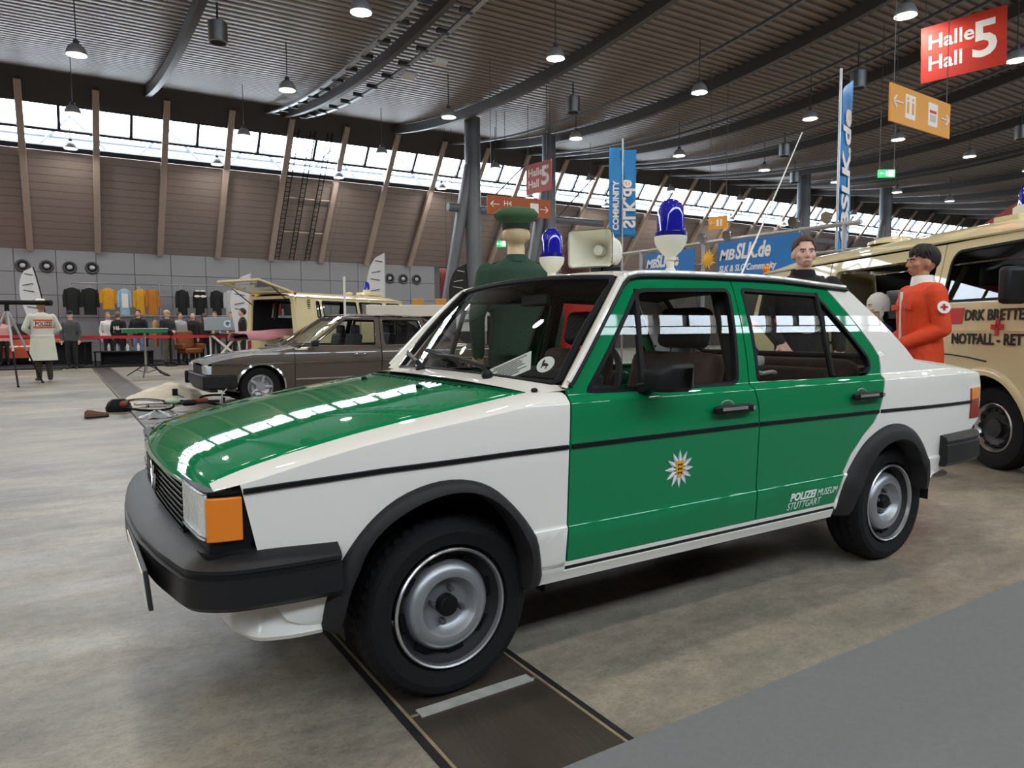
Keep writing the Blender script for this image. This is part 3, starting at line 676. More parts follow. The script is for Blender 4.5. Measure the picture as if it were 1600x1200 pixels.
# number plate under the bumper, edge on to us
pm2 = basis((-.815, -.10, .445), (.0, -1, 0), (-.09, 0, 1))
MB().box((.20, 0, 0), (.52, .115, .012), M=pm2).build('number_plate', mat('plate_dark_edge', '2A2B2D', .5), bmp, smooth=0, bevel=.003)
MB().box((.20, 0, .008), (.50, .10, .003), M=pm2).build('plate_face', WHITE_PL, bmp, smooth=0)
# apron with spoiler lip
apl = [(-.405,-.745),(-.48,-.742),(-.565,-.715),(-.605,-.60),(-.635,-.3),(-.645,0)]
ap = sweep('front_apron', apl, [(.06,.445),(.012,.44),(.004,.385),(.0,.360),(-.010,.340),(-.018,.318),(-.012,.306),(.06,.304)], CARW, rr=.03, smooth=22)
# ---- front mask: black housing, grille slats, headlamps, indicators
mask_plan = [(-.585,-.757),(-.64,-.750),(-.678,-.741),(-.694,-.725),(-.703,-.66),(-.712,-.50),(-.722,-.25),(-.726,0),(-.722,.25),(-.712,.50),(-.703,.66),(-.694,.725),(-.678,.741),(-.64,.750),(-.585,.757)]
MP = smooth_pts(mask_plan, 200)
def msk(a, b, z0, z1, off, name, mt, par, th=.012, lean=0.0, fb=None, bevel=0):
    """piece of the curved front between plan fractions a..b"""
    n = max(8, int((b-a)*110)); ts = np.linspace(a, b, n); P = np.array([[np.interp(t*199, range(200), MP[:, i]) for i in (0, 1)] for t in ts]); secs = []
    for i, p in enumerate(P):
        d = P[min(i+1, n-1)]-P[max(i-1, 0)]; nn = np.array((d[1], -d[0])); nn /= np.hypot(*nn); nn = -nn
        za, zb_ = (z0, z1) if fb is None else fb(ts[i])
        secs.append([(p[0]+nn[0]*o, p[1]+nn[1]*o, z) for o, z in ((off, za), (off, zb_), (off-th, zb_), (off-th, za))])
    return MB().loft(secs).build(name, mt, par, smooth=50, bevel=bevel)
mask = msk(0, 1, .552, .730, -.012, 'front_mask', TRIMB, car, .03)
msk(0, 1, .552, .566, .004, 'mask_lower_rim', TRIMB, mask, .03); msk(0, 1, .722, .731, -.004, 'mask_upper_rim', TRIMB, mask, .03)
L_ = np.r_[0, np.cumsum(np.linalg.norm(np.diff(MP, axis=0), axis=1))]; 
def frac_y(y): 
    i = int(np.argmin(np.abs(MP[4:196, 1]-y)))+4; return i/199
f1, f2 = frac_y(-.50), frac_y(.50)
for i in range(9):
    z = .574+i*.0175
    sl = msk(f1, f2, z, z+.009, .003, 'grille_slat', TRIMB, mask, .02); msk(f1, f2, z+.0085, z+.0108, .005, 'slat_edge', CHROME, sl, .008)
for a, b in ((frac_y(-.732), frac_y(-.505)), (frac_y(.505), frac_y(.732))):
    hl = msk(a, b, .612, .724, .003, 'headlamp', HLGL, mask, .01, bevel=.003)
    msk(a, b, .606, .612, .006, 'headlamp_rim', CHROME, hl, .012); msk(a, b, .724, .728, .006, 'headlamp_rim', CHROME, hl, .012)
for s in (0, 1):
    a, b = (.012, frac_y(-.735)) if s == 0 else (frac_y(.735), .988)
    msk(a, b, .60, .715, .003, 'indicator', AMBER, mask, .012, bevel=.003)
# emblem of two stacked strokes in the middle of the grille
em = empty('grille_emblem', parent=car); ex_ = -.737
for pts in ([(-.042,.700),(0,.655),(.042,.700)], [(-.048,.672),(-.024,.612),(0,.648),(.024,.612),(.048,.672)]):
    MB().tube([(ex_, y, z) for y, z in pts], .006, 6).build('emblem_stroke', CHROME, em)
# ---- wheels
def wheel(x, s, yo):
    t = empty('wheel', (x, 0, .285), parent=car); t.matrix_local = T(x, s*yo, .285) @ (Matrix.Rotation(PI/2, 4, 'X') if s < 0 else Matrix.Rotation(-PI/2, 4, 'X'))
    R_ = .287; n = 144; prof = [(.182,-.045),(.200,.002),(.240,.010),(.262,.004),(.274,-.010),(.281,-.022),(R_,-.034),(R_,-.050),(R_,-.053),(R_,-.072),(R_,-.075),(R_,-.100),(R_,-.103),(R_,-.122),(R_,-.125),(R_,-.142),(.281,-.155),(.262,-.172),(.20,-.165),(.182,-.13)]
    vs = []; 
    for k_, (r, z) in enumerate(prof):
        for j in range(n):
            rr = r
            if r > .28 and 5 <= k_ <= 16:
                ph = (j+(k_//3)*1) % 3
                if ph == 0 and k_ not in (9, 10): rr -= .006
                if k_ in (8, 11, 12, 14): rr -= .007
            a = 2*PI*j/n; vs.append((rr*math.cos(a), rr*math.sin(a), z))
    fs = [(i*n+j, i*n+(j+1) % n, (i+1)*n+(j+1) % n, (i+1)*n+j) for i in range(len(prof)-1) for j in range(n)]
    m = MB(); m.add(vs, fs); m.build('tyre', TYRE, t, smooth=25)
    MB().lathe([(.186,-.012),(.188,.002),(.184,.006),(.179,.003),(.175,-.010)], 56, caps=False).build('rim_lip', LIP, t)
    MB().lathe([(.176,-.008),(.172,-.030),(.160,-.046),(.150,-.055),(.140,-.050),(.132,-.038)], 48, caps=False).build('rim_well', mat('wheel_dark', '26272A', .6), t)
    d = MB().lathe([(.143,-.052),(.140,-.030),(.128,-.012),(.110,-.004),(.094,-.008),(.084,-.022),(.074,-.040),(.062,-.046),(.030,-.046)], 56).build('wheel_disc', RIMS, t)
    for k_ in range(8):
        a = 2*PI*k_/8+.2; MB().box((.149*math.cos(a), .149*math.sin(a), -.040), (.018, .055, .01), R=rotz(a)).build('vent_slot', BLACK_RUB, d, smooth=0)
    MB().lathe([(.034,-.046),(.034,-.022),(.028,-.014),(.004,-.013)], 20).build('hub_cap', TRIMB, d)
    for k_ in range(4):
        a = PI/4+k_*PI/2+.5; MB().lathe([(.010,-.05),(.010,-.026),(.007,-.022)], 6, M=T(.052*math.cos(a), .052*math.sin(a), 0)).build('wheel_bolt', DARK_STEEL, d)
    return t
for x in (0.0, 2.4):
    for s in (-1, 1): wheel(x, s, .752 if x == 0 else .738)
# ---- underbody and cabin
MB().box((1.40, 0, .27), (3.1, 1.24, .10)).build('underbody', INTER, car, smooth=0, bevel=.02)
MB().box((.05, 0, .52), (1.15, 1.14, .30)).build('engine_bay', INTER, car, smooth=0); MB().box((2.75, 0, .60), (.86, 1.18, .40)).build('boot_box', INTER, car, smooth=0)
MB().box((.48, 0, .62), (.06, 1.40, .54)).build('bulkhead', INTER, car, smooth=0); MB().box((1.3, 0, .335), (1.75, 1.36, .04)).build('cabin_floor', INTER, car, smooth=0)
for s in (-1, 1):
    for a, b in ((.47, 1.31), (1.37, 1.92)): MB().box(((a+b)/2, s*.725, .62), (b-a, .03, .52)).build('door_lining', BROWNV, car, smooth=0, bevel=.01)
    MB().tube([(1.345, s*.70, .4), (1.345, s*.69, .92), (1.362, s*.570, 1.31)], .035, 8).build('centre_pillar', INTER, car)
dash = MB().loft([[(.44, y, .70), (.80, y, .70), (.82, y, .86), (.74, y, .93), (.52, y, .955), (.44, y, .94)] for y in (-.66, .66)]).build('dashboard', INTER, car, smooth=30, bevel=.015)
MB().box((.70, -.36, .95), (.16, .36, .06), R=Matrix.Rotation(.2, 4, 'Y')).build('instrument_hood', INTER, dash, smooth=0, bevel=.015)
sw = MB(); swm = T(.83, -.36, .90) @ Matrix.Rotation(-1.15, 4, 'Y')
sw.tube([(.185*math.cos(a), .185*math.sin(a), 0) for a in np.linspace(0, 2*PI, 33)[:-1]], .014, 8, M=swm, closed=True).build('steering_wheel', INTER, car)
st = [o for o in car.children if o.name.startswith('steering_wheel')][0]
for a in (.5, PI-.5, -PI/2): MB().tube([(0, 0, -.02), (.18*math.cos(a), .18*math.sin(a), 0)], .011, 6, M=swm).build('spoke', INTER, st)
def seat(x, y, w_):
    t = empty('seat', (x, y, .36), parent=car)
    MB().box((.02, 0, .09), (.48, w_, .14)).build('cushion', BROWNV, t, bevel=.05, seg=3)
    MB().box((.30, 0, .40), (.13, w_, .56), R=Matrix.Rotation(.24, 4, 'Y')).build('backrest', BROWNV, t, bevel=.05, seg=3)
    MB().box((.405, 0, .78), (.09, .27, .18), R=Matrix.Rotation(.2, 4, 'Y')).build('headrest', INTER, t, bevel=.035, seg=3)
    for k_ in (-.07, .07): MB().tube([(.37, k_, .62), (.40, k_, .74)], .006, 6).build('headrest_stem', CHROME, t)
seat(.98, -.36, .50); seat(.98, .36, .50)
t = empty('rear_bench', (1.86, 0, .36), parent=car); MB().box((0, 0, .10), (.50, 1.25, .16)).build('cushion', BROWNV, t, bevel=.05, seg=3); MB().box((.34, 0, .38), (.14, 1.25, .50), R=Matrix.Rotation(.35, 4, 'Y')).build('backrest', BROWNV, t, bevel=.05, seg=3)
for y in (-.33, .33): MB().box((.26, y, .42), (.05, .46, .34), R=Matrix.Rotation(.35, 4, 'Y')).build('back_cushion', BROWNV, t, bevel=.03, seg=3)
MB().box((2.40, 0, .93), (.36, 1.2, .02)).build('parcel_shelf', INTER, car, smooth=0)
hl_ = grid_panel('headlining', lambda u, v: tuple(np.array(roof(u, v*.97))-np.array((0, 0, .028))), list(np.linspace(.01, .99, 12)), list(np.linspace(-1, 1, 13)), INTER, car)
MB().box((.83, 0, 1.27), (.03, .22, .06)).build('rear_view_mirror', TRIMB, car, bevel=.012); MB().tube([(.83, 0, 1.30), (.82, 0, 1.35)], .008, 6).build('mirror_stalk', TRIMB, car)
for y in (-.34, .34): MB().box((.87, y, 1.315), (.14, .36, .014), R=Matrix.Rotation(.25, 4, 'Y')).build('sun_visor', mat('visor_grey', '3A3836', .8), car, bevel=.006)
# ---- door mirror
mr = MB().loft([[(.775+dx, -y_, z_) for y_, z_ in ((.835, .928), (.945-i_, .924), (.955-i_, 1.022-j_), (.825, 1.032-j_))] for dx, i_, j_ in ((-.07, .05, .03), (-.03, .01, .005), (.045, 0, 0), (.060, .0, .0))]).build('door_mirror', BLACK_PL, car, bevel=.018, seg=3, smooth=60)
MB().loft([[(.735, -.76, .945), (.80, -.755, .945), (.80, -.765, .905), (.735, -.77, .905)], [(.75, -.86, .965), (.79, -.86, .965), (.79, -.86, .935), (.75, -.86, .935)]]).build('mirror_foot', BLACK_PL, mr, bevel=.006)
MB().box((.837, -.89, .978), (.004, .10, .075)).build('mirror_glass', CHROME, mr, smooth=0)
# ---- door star with coat of arms
def star(s):
    cx, cz = .912, .628; w0 = W(cx, cz)+.001; M = basis((cx, s*w0, cz), (1 if s < 0 else -1, 0, 0), (0, -s*(W(cx, cz+.05)-W(cx, cz-.05))*10*-1, 1))
    st_ = empty('police_star', parent=car)
    for k_ in range(12):
        a = PI/2+k_*PI/6; Q = M @ rotz(a)
        MB().prism([(.018, 0), (.034, .0088), (.050, .0068), (.071, .0)], .002, M=Q).build('star_ray', SILV2, st_, smooth=0)
        MB().prism([(.018, 0), (.071, 0), (.050, -.0068), (.034, -.0088)], .002, M=Q).build('star_ray', SILV, st_, smooth=0)
        MB().prism([(.02, .0022), (.070, 0), (.02, -.0022)], .003, M=Q).build('ray_ridge', WTXT, st_, smooth=0)
    sh = MB().prism([(-.019, .030), (.019, .030), (.019, -.012), (.012, -.026), (0, -.032), (-.012, -.026), (-.019, -.012)], .004, M=M).build('crest_shield', GOLD, st_, smooth=0)
    for q in (.016, .0, -.015):
        MB().prism([(-.013, q-.001), (-.010, q+.005), (-.006, q+.003), (.008, q+.003), (.012, q+.006), (.013, q+.004), (.010, q-.001), (.009, q-.006), (.006, q-.006), (.006, q-.001), (-.005, q-.001), (-.006, q-.006), (-.009, q-.006), (-.009, q-.001)], .0048, M=M).build('crest_lion', LION, sh, smooth=0)
star(-1); star(1)
def decal(s):
    w1 = W(1.7, .36); w2 = W(1.7, .46); ya = Vector((0, s*(w2-w1), .10)); xa = Vector((-s, 0, .0))
    def M(x, z): return basis((x, s*(W(x, z)+.0015), z), xa, ya)
    if s < 0:
        text_mesh('door_lettering', 'POLIZEI', .046, WTXT, car, M(1.558, .416), shear=.22, bold=.0014, depth=.0008, sx=1.06); text_mesh('door_lettering', 'MUSEUM', .044, WTXT, car, M(1.739, .416), shear=.3, bold=-.0006, depth=.0008, sx=.80)
        text_mesh('door_lettering', 'STUTTGART', .044, WTXT, car, M(1.543, .379), shear=.3, bold=-.0006, depth=.0008, sx=.90)
    else:
        text_mesh('door_lettering', 'POLIZEIMUSEUM', .050, WTXT, car, M(1.86, .409), shear=.25, depth=.0008, sx=.8); text_mesh('door_lettering', 'STUTTGART', .050, WTXT, car, M(1.86, .375), shear=.25, depth=.0008, sx=.8)
decal(-1); decal(1)
# ---- roof equipment
def beacon(x, y):
    zr = roof((x-.76)/1.37, y/.63)[2]; t = empty('blue_beacon', (x, y, zr), parent=car)
    MB().lathe([(.022, -.01), (.022, .006), (.016, .012), (.016, .045), (.024, .046), (.024, .058), (.018, .060)], 20).build('post', CREAM_EQ, t)
    MB().tube([(.022, 0, .04), (.04, 0, .04)], .009, 8).build('clamp_screw', CHROME, t)
    MB().lathe([(.018, .052), (.022, .060), (.044, .082), (.062, .108), (.067, .126), (.067, .142), (.060, .144)], 28).build('bowl', CREAM_EQ, t)
    MB().lathe([(.065, .142), (.066, .158), (.060, .162)], 28).build('collar', mat('beacon_collar', '0E1070', .2, coat=.6), t)
    d = MB().lathe([(.0575, .160), (.056, .225), (.0525, .252), (.043, .276), (.025, .292), (.004, .297)], 28).build('dome', BLUEL, t)
    MB().box((0, .012, .215), (.06, .012, .07)).build('reflector', CHROME, d, smooth=0); MB().lathe([(.014, .16), (.014, .24)], 12).build('bulb', WHITE_PL, d)
    return t
beacon(1.185, -.47); beacon(1.26, .49)
hs = empty('loudspeaker', (1.22, .03, 1.392), parent=car)
hm = basis((0, 0, .115), (.0, 1, 0), (0, 0, 1))          # local z -> +x ; mouth faces -x, turned a little to the left side
hm = T(0, 0, .118) @ rotz(math.radians(28)) @ Matrix.Rotation(-PI/2, 4, 'Y')
def rrect(w_, h_, r_, z, n=5):
    return [(x, y, z) for x, y in round_poly([(-h_, -w_), (h_, -w_), (h_, w_), (-h_, w_)], r_, n)]
MB().loft([rrect(.112, .088, .028, .125), rrect(.108, .084, .03, .11), rrect(.082, .070, .04, .02), rrect(.074, .070, .05, -.04), rrect(.07, .068, .06, -.10), rrect(.05, .05, .045, -.115)], M=hm, caps=False).build('horn_body', CREAM_EQ, hs, smooth=50)
MB().loft([rrect(.106, .083, .026, .124), rrect(.050, .045, .03, .01), rrect(.02, .02, .018, -.02)], M=hm, caps=False).build('horn_throat', CREAM_EQ, hs, smooth=50); MB().lathe([(.024, -.02), (.024, .03), (.012, .036)], 18, M=hm).build('horn_plug', CREAM_EQ, hs)
MB().lathe([(.074, -.085), (.078, -.08), (.078, -.07), (.074, -.065)], 28, M=hm, caps=False).build('horn_band', WHITE_PL, hs)
MB().box((.03, 0, .022), (.12, .09, .05)).build('horn_bracket', TRIMB, hs, bevel=.008); MB().box((.03, .0, .004), (.20, .14, .012)).build('bracket_foot', TRIMB, hs, bevel=.003)
# whip aerial
ae = MB().tube([(2.08, -.05, 1.36), (2.30, -.05, 1.73), (2.60, -.05, 2.23)], [.006, .0045, .003], 6).build('whip_aerial', WHITE_PL, car)
MB().lathe([(.018, 0), (.012, .03)], 12, M=T(2.08, -.05, 1.355)).build('aerial_foot', TRIMB, ae)

# knitted cap with blue bobble and a white cord left on the rear bench
kc = thing('knitted_cap', 'green and white knitted cap with blue top on the rear seat of the police car', 'cap', (1.90, -.28, .905))
MB().lathe([(.070, 0), (.074, .03), (.072, .05)], 20).build('cap_rim', mat('knit_green', '1C4A34', .9), kc); MB().lathe([(.076, .05), (.082, .06), (.082, .085), (.074, .095)], 20).build('white_band', WHITE_PL, kc); MB().ell((0, 0, .115), (.055, .055, .035)).build('blue_top', mat('knit_blue', '1B2090', .8), kc)
MB().tube([(-.10, -.09, .012), (-.05, -.11, .02), (0, -.09, .012), (.05, -.11, .02), (.10, -.09, .012)], .010, 6).build('white_cord', WHITE_PL, kc)
# ================================================================ pendant lamps (regular grid under the roof)
SHADE = mat('lamp_shade_grey', 'A9ACAE', .4, .3); GLOW = mat('lamp_diffuser', 'FFF3DF', .5, emit=('FFE9C8', 6.0))
def make_lamp():
    t = empty('pendant_lamp')
    MB().lathe([(.20, 0), (.205, .02), (.19, .09), (.15, .17), (.10, .215), (.05, .23)], 20, caps=False).build('lamp_shade', SHADE, t)
    MB().lathe([(.06, .22), (.06, .30), (.03, .32)], 12).build('socket', DARK_STEEL, t)
    MB().lathe([(.19, .035), (.19, .045)], 20).build('diffuser', GLOW, t)
    MB().tube([(0, 0, 0), (0, 0, 1)], .012, 5).build('cord', DARK_STEEL, t).location.z = .31
    return t
proto = make_lamp(); first = True
lt = bpy.data.lights.new('pendant_light', 'AREA'); lt.shape = 'DISK'; lt.size = .36; lt.energy = LAMP_W; lt.color = (1, .93, .84)
ORD = ['', 'first', 'second', 'third', 'fourth', 'fifth', 'sixth', 'seventh', 'eighth', 'ninth', 'tenth', 'eleventh']
ROWS = ((24.9, 'window wall row', 0), (20.5, 'second row from the window wall', 0), (15.6, 'third row from the window wall', 0), (10.5, 'fourth row from the window wall', 1), (5.3, 'row over the stands', 3), (.2, 'row over the police car', 99), (-4.9, 'row behind the camera', 99))
for Y, rn, i0 in ROWS:
    for i in range(-4, 9):
        X = -.4+4.43*i; zc = zb(Y)+.35; z = 7.0 if Y > 3 else 8.0
        t = proto if first else dup_tree(proto)
        t.location = (X, Y, z)
        for c in t.children:
            if c.name.startswith('cord'): c.scale.z = (zc-z+.02-.31)
        first = False
        if i >= i0: lab = 'white dome pendant lamp, %s from the left in the %s' % (ORD[i-i0+1], rn)
        else: lab = 'pendant lamp out of view, %s in the %s' % (ORD[i+5] if i+5 < 12 else 'last' if i == 8 else 'next to last', rn)
        tag(t, lab, 'lamp', 'pendant lamps under the hall roof')
        lo = bpy.data.objects.new('pendant_light', lt); COL.objects.link(lo); lo.parent = t; lo.location = (0, 0, .02)
# grey cylinder outlets and a few ceiling fittings
for (x, y), lab in zip([(2.2, 14.2), (11.8, 14.3), (21.6, 14.6), (16.9, 8.8), (26.1, 17.5), (26.4, 9.0)], ['left of the cable tray', 'above the policeman figure', 'between the two lamps left of the tall flag', 'just behind the top of the tall flag', 'right of the tall flag, far off', 'at the right edge below the big red sign']):
    t = thing('ceiling_cylinder', 'grey cylinder fitting hung under the ceiling, '+lab, 'ceiling fitting', (x, y, 7.3), 0, 'grey ceiling cylinders')
    MB().lathe([(.19, 0), (.20, .01), (.20, .42), (.18, .44)], 20).build('housing', STEEL, t); MB().lathe([(.16, -.004), (.16, .002)], 16).build('opening', TRIMB, t)
    MB().tube([(0, 0, .43), (0, 0, zb(y)+.37-7.3)], .02, 6).build('rod', DARK_STEEL, t)

def quad_board(name, lab, cat, tl, tr, bl, mt, th=.03, group=None):
    """flat board given three corners; returns thing, local matrix (origin bottom-left, x right, y up), width, height"""
    tl, tr, bl = Vector(tl), Vector(tr), Vector(bl); w_ = (tr-tl).length; h_ = (tl-bl).length
    M = basis(bl, tr-tl, Vector((0, 0, 1))); t = thing(name, lab, cat, (0, 0, 0), 0, group); t.matrix_world = M
    MB().box((w_/2, h_/2, -th/2), (w_, h_, th)).build('board', mt, t, smooth=0)
    return t, w_, h_
def hang(t, w_, h_, zt):
    p_ = t.matrix_world.translation; zt = zb(p_.y)+.38-p_.z-h_
    for x in (.06*w_, .94*w_): MB().tube([(x, h_, -.015), (x, h_+zt, -.015)], .008, 5).build('hanger', DARK_STEEL, t)
RED_S = mat('sign_red', 'C9321F', .5); ORG_S = mat('sign_orange', 'E8A13A', .5); BRN_S = mat('sign_brown_orange', 'A9501E', .5); PINK_S = mat('sign_red_pale', 'B5504C', .5); TXW = mat('sign_white', 'F2EFEA', .5)
RED_D = mat('sign_red_band', 'B92A1C', .5)
def arrow(par, x, y, s, d, mt=TXW):
    for a, b in (((x-d*s, y), (x+d*s, y)), ((x+d*s, y), (x+d*s*.3, y+s*.6)), ((x+d*s, y), (x+d*s*.3, y-s*.6))): MB().tube([(a[0], a[1], .004), (b[0], b[1], .004)], s*.11, 6).build('arrow_stroke', mt, par)
for tl, tr, bl, big, lab in (((13.54,5.31,6.9), (13.89,3.96,6.94), (13.50,5.30,5.85), 1, 'large red hanging sign reading Halle Hall 5 at the top right'), ((11.91,16.94,6.32), (12.06,15.77,6.32), (11.90,16.92,5.39), 0, 'small pale red hanging sign reading Halle Hall 5 above the policeman figure')):
    t, w_, h_ = quad_board('hall_sign', lab, 'sign', tl, tr, bl, RED_S if big else PINK_S); hang(t, w_, h_, 1.3 if big else 1.6)
    if big: MB().box((w_/2, h_*.22, .0005), (w_, h_*.42, .002)).build('colour_band', RED_D, t, smooth=0)
    text_mesh('sign_text', 'Halle', h_*.36, TXW, t, T(w_*.08, h_*.58, .004), bold=.006); text_mesh('sign_text', 'Hall', h_*.36, TXW, t, T(w_*.08, h_*.20, .004), bold=.006); text_mesh('sign_text', '5', h_*.86, TXW, t, T(w_*.60, h_*.24, .004), bold=.02)
t, w_, h_ = quad_board('direction_sign', 'orange hanging sign with arrows and toilet symbols below the big red sign', 'sign', (10.96,4.40,5.18), (13.17,4.56,5.20), (10.92,4.37,4.56), ORG_S); hang(t, w_, h_, 2.6)
arrow(t, .24, h_*.55, .16, -1); arrow(t, w_-.24, h_*.5, .16, 1)
for x0, sh in ((.52, 1), (w_-.86, 0)):
    MB().box((x0+.17, h_*.52, .002), (.36, .40, .004)).build('symbol_plate', TXW, t, smooth=0)
    if sh:
        for q in (.08, .26):
            MB().lathe([(.028, .004), (.028, .008)], 12, M=T(x0+q, h_*.52+.13, 0)).build('figure_head', ORG_S, t); MB().box((x0+q, h_*.52-.02, .005), (.075, .19, .004)).build('figure_body', ORG_S, t, smooth=0)
    else: MB().box((x0+.17, h_*.60, .005), (.26, .05, .004)).build('symbol_bar', RED_S, t, smooth=0); MB().box((x0+.17, h_*.42, .005), (.22, .12, .004)).build('symbol_bar', mat('sign_grey', 'C9C5BD', .5), t, smooth=0)
t, w_, h_ = quad_board('direction_sign', 'brown orange hanging sign with two arrows behind the green cap', 'sign', (8.77,14.02,4.66), (10.71,13.87,4.66), (8.75,14.0,4.16), BRN_S); hang(t, w_, h_, 3.0)
arrow(t, .22, h_*.55, .13, -1); arrow(t, w_-.22, h_*.45, .13, 1); MB().box((w_-.52, h_*.45, .002), (.26, .30, .004)).build('symbol_plate', TXW, t, smooth=0); text_mesh('sign_text', 'H4', .2, TXW, t, T(.48, h_*.5, .004))
t, w_, h_ = quad_board('direction_sign', 'small orange sign far off above the sun emblem', 'sign', (14.46,11.59,4.19), (14.66,11.11,4.19), (14.46,11.59,3.83), ORG_S); hang(t, w_, h_, 3.7); arrow(t, .12, h_*.5, .08, -1)
for q in (.26, .36): MB().box((q, h_*.5, .003), (.06, .18, .004)).build('symbol_bar', TXW, t, smooth=0)
EXIT = mat('exit_green', '1FA05A', .4, emit=('2FD07A', .9)); EXW = mat('exit_white', 'F4FFF6', .4, emit=('F0FFF4', 1.3))
for tl, tr, bl, lab, up in (((16.58,7.97,5.04), (16.93,7.75,5.04), (16.57,7.96,4.85), 'green illuminated exit sign with arrow right of the tall blue flag', 3.0), ((11.52,18.16,4.06), (11.79,17.99,4.06), (11.52,18.16,3.85), 'small green exit sign beside the policeman figure', 4.2), ((11.88,22.6,3.37), (12.11,22.46,3.37), (11.88,22.6,3.22), 'tiny pale exit sign above the dark red wall behind the windscreen', 5.2)):
    t, w_, h_ = quad_board('exit_sign', lab, 'sign', tl, tr, bl, EXIT, .06); hang(t, w_, h_, up)
    MB().box((w_*.76, h_*.5, .002), (w_*.34, h_*.8, .003)).build('door_symbol', EXW, t, smooth=0); arrow(t, w_*.2, h_*.5, h_*.26, -1, EXW); MB().box((w_*.47, h_*.5, .002), (w_*.10, h_*.62, .003)).build('runner_symbol', EXW, t, smooth=0)

# ================================================================ flags and the blue stand
BLUE_F = mat('flag_blue', '2C8BD2', .6, var=(2, .12)); BLUE_B = mat('banner_blue', '1F78C8', .55, var=(2, .15)); YEL = mat('sun_yellow', 'F0B51A', .5)
def tall_flag(name, lab, base, xdir, w_, z0, z1, lines, flip, slant=0.0, h_pole=None):
    t = thing(name, lab, 'flag', (base[0], base[1], 0)); xd = Vector(xdir).normalized(); M = basis((0, 0, 0), xd, (0, 0, 1))
    MB().tube([(0, 0, 0), (0, 0, h_pole or z1+.25)], .022, 8).build('flagpole', ALU, t); MB().lathe([(.28, 0), (.28, .03), (.05, .06)], 16).build('foot', DARK_STEEL, t)
    n = 24; P = []
    for i in range(n+1):
        z = z0+(z1-z0)*i/n; r = []
        for j in range(7):
            q = j/6; p = M @ Vector((.02+w_*q, z+(slant*q if i == n else 0), .025*math.sin(q*5+i*.35))); r.append(tuple(p))
        P.append(r)
    m = MB(); k = 7; m.add([p for r in P for p in r], [(i*k+j, i*k+j+1, (i+1)*k+j+1, (i+1)*k+j) for i in range(n) for j in range(k-1)]); f = m.build('cloth', BLUE_F, t, smooth=70); so = f.modifiers.new('t', 'SOLIDIFY'); so.thickness = .006; so.offset = 0
    for txt, size, xo, zo, sx, bold in lines:
        for off in (.045,):
            Q = M @ T(xo, zo, off) @ Matrix.Rotation(PI/2, 4, 'Z')
            if flip: Q = M @ T(xo, zo, off) @ Matrix.Rotation(PI/2, 4, 'Z') @ Matrix.Diagonal((1, -1, 1, 1))
            text_mesh('flag_lettering', txt, size, TXW, t, Q, bold=bold, depth=.003, sx=sx)
    return t
tall_flag('banner_flag', 'tall narrow blue flag lettered MBSLK.de beside the cream van', (10.25, 4.84), (.78, .26, 0), .66, 2.2, 5.05, [('MBSLK.de', .62, .50, 2.3, .98, .02)], False, slant=.35, h_pole=5.42)
tall_flag('banner_flag', 'blue flag with reversed white lettering above the loudspeaker', (10.5, 10.63), (.54, -.34, 0), .30, 3.3, 5.33, [('SLK.de', .40, .02, 3.5, 1.0, .014)], True, h_pole=5.6)
# second half of that flag left of its pole
fl = [o for o in COL.objects if o.get('label', '').startswith('blue flag with reversed')][0]
M_ = basis((0, 0, 0), (-.54, .34, 0), (0, 0, 1)); m = MB(); n = 20
for_ = [[tuple(M_ @ Vector((.02+.30*q, 3.3+(5.38-3.3)*i/n, .02*math.sin(q*4+i*.4)))) for q in np.linspace(0, 1, 6)] for i in range(n+1)]
m.add([p for r in for_ for p in r], [(i*6+j, i*6+j+1, (i+1)*6+j+1, (i+1)*6+j) for i in range(n) for j in range(5)]); f = m.build('cloth', BLUE_F, fl, smooth=70); so = f.modifiers.new('t', 'SOLIDIFY'); so.thickness = .006
text_mesh('flag_lettering', 'COMMUNITY', .19, TXW, fl, M_ @ T(.24, 3.45, -.05) @ Matrix.Rotation(PI/2, 4, 'Z') @ Matrix.Diagonal((1, -1, 1, 1)) @ T(0, -.14, 0), bold=.008, depth=.003)
# stand of the club: aluminium frame along x = 8.3, banners hung from it
st_ = thing('stand_frame', 'aluminium frame of the blue club stand behind the police car', 'frame', (8.35, 0, 0))
for z in (2.56,): MB().tube([(0, 10.6, z), (0, 3.2, z)], .035, 8).build('top_rail', ALU, st_)
for y in (10.5, 7.6, 6.05, 4.15, 3.45): MB().tube([(0, y, 0), (0, y, 2.60)], .035, 8).build('upright', ALU, st_)
MB().tube([(0, 10.6, 2.2), (0, 3.2, 2.2)], .02, 8).build('lower_rail', ALU, st_)
for y, z in ((6.05, 2.66), (5.5, 2.64), (4.25, 2.70), (3.7, 2.70)):
    h = empty('spotlight', (0, y, z), parent=st_); MB().lathe([(.03, -.06), (.05, -.02), (.085, .06), (.085, .07)], 14, M=Matrix.Rotation(-1.9, 4, 'Y')).build('reflector_head', CHROME, h); MB().tube([(0, 0, -.1), (0, 0, 0)], .015, 6).build('bracket', TRIMB, h)
def banner(lab, y0, y1, z0, z1, big, small):
    t = thing('club_banner', lab, 'banner', (8.30, 0, 0)); M = basis((0, y0, z0), (0, -1, 0), (0, 0, 1)); w_ = y0-y1; h_ = z1-z0
    MB().box((w_/2, h_/2, 0), (w_, h_, .012), M=M).build('sheet', BLUE_B, t, smooth=0)
    text_mesh('banner_lettering', 'MB', h_*.40, TXW, t, M @ T(w_*.02, h_*.50, .009), shear=.25, bold=.008); text_mesh('banner_lettering', 'SLK.de', h_*.58, TXW, t, M @ T(w_*.235, h_*.50, .009), shear=.25, bold=.012, sx=big)
    text_mesh('banner_lettering', 'SLK & SLC Community', h_*.25, TXW, t, M @ T(w_*.02, h_*.16, .009), shear=.25, bold=.004, sx=small)
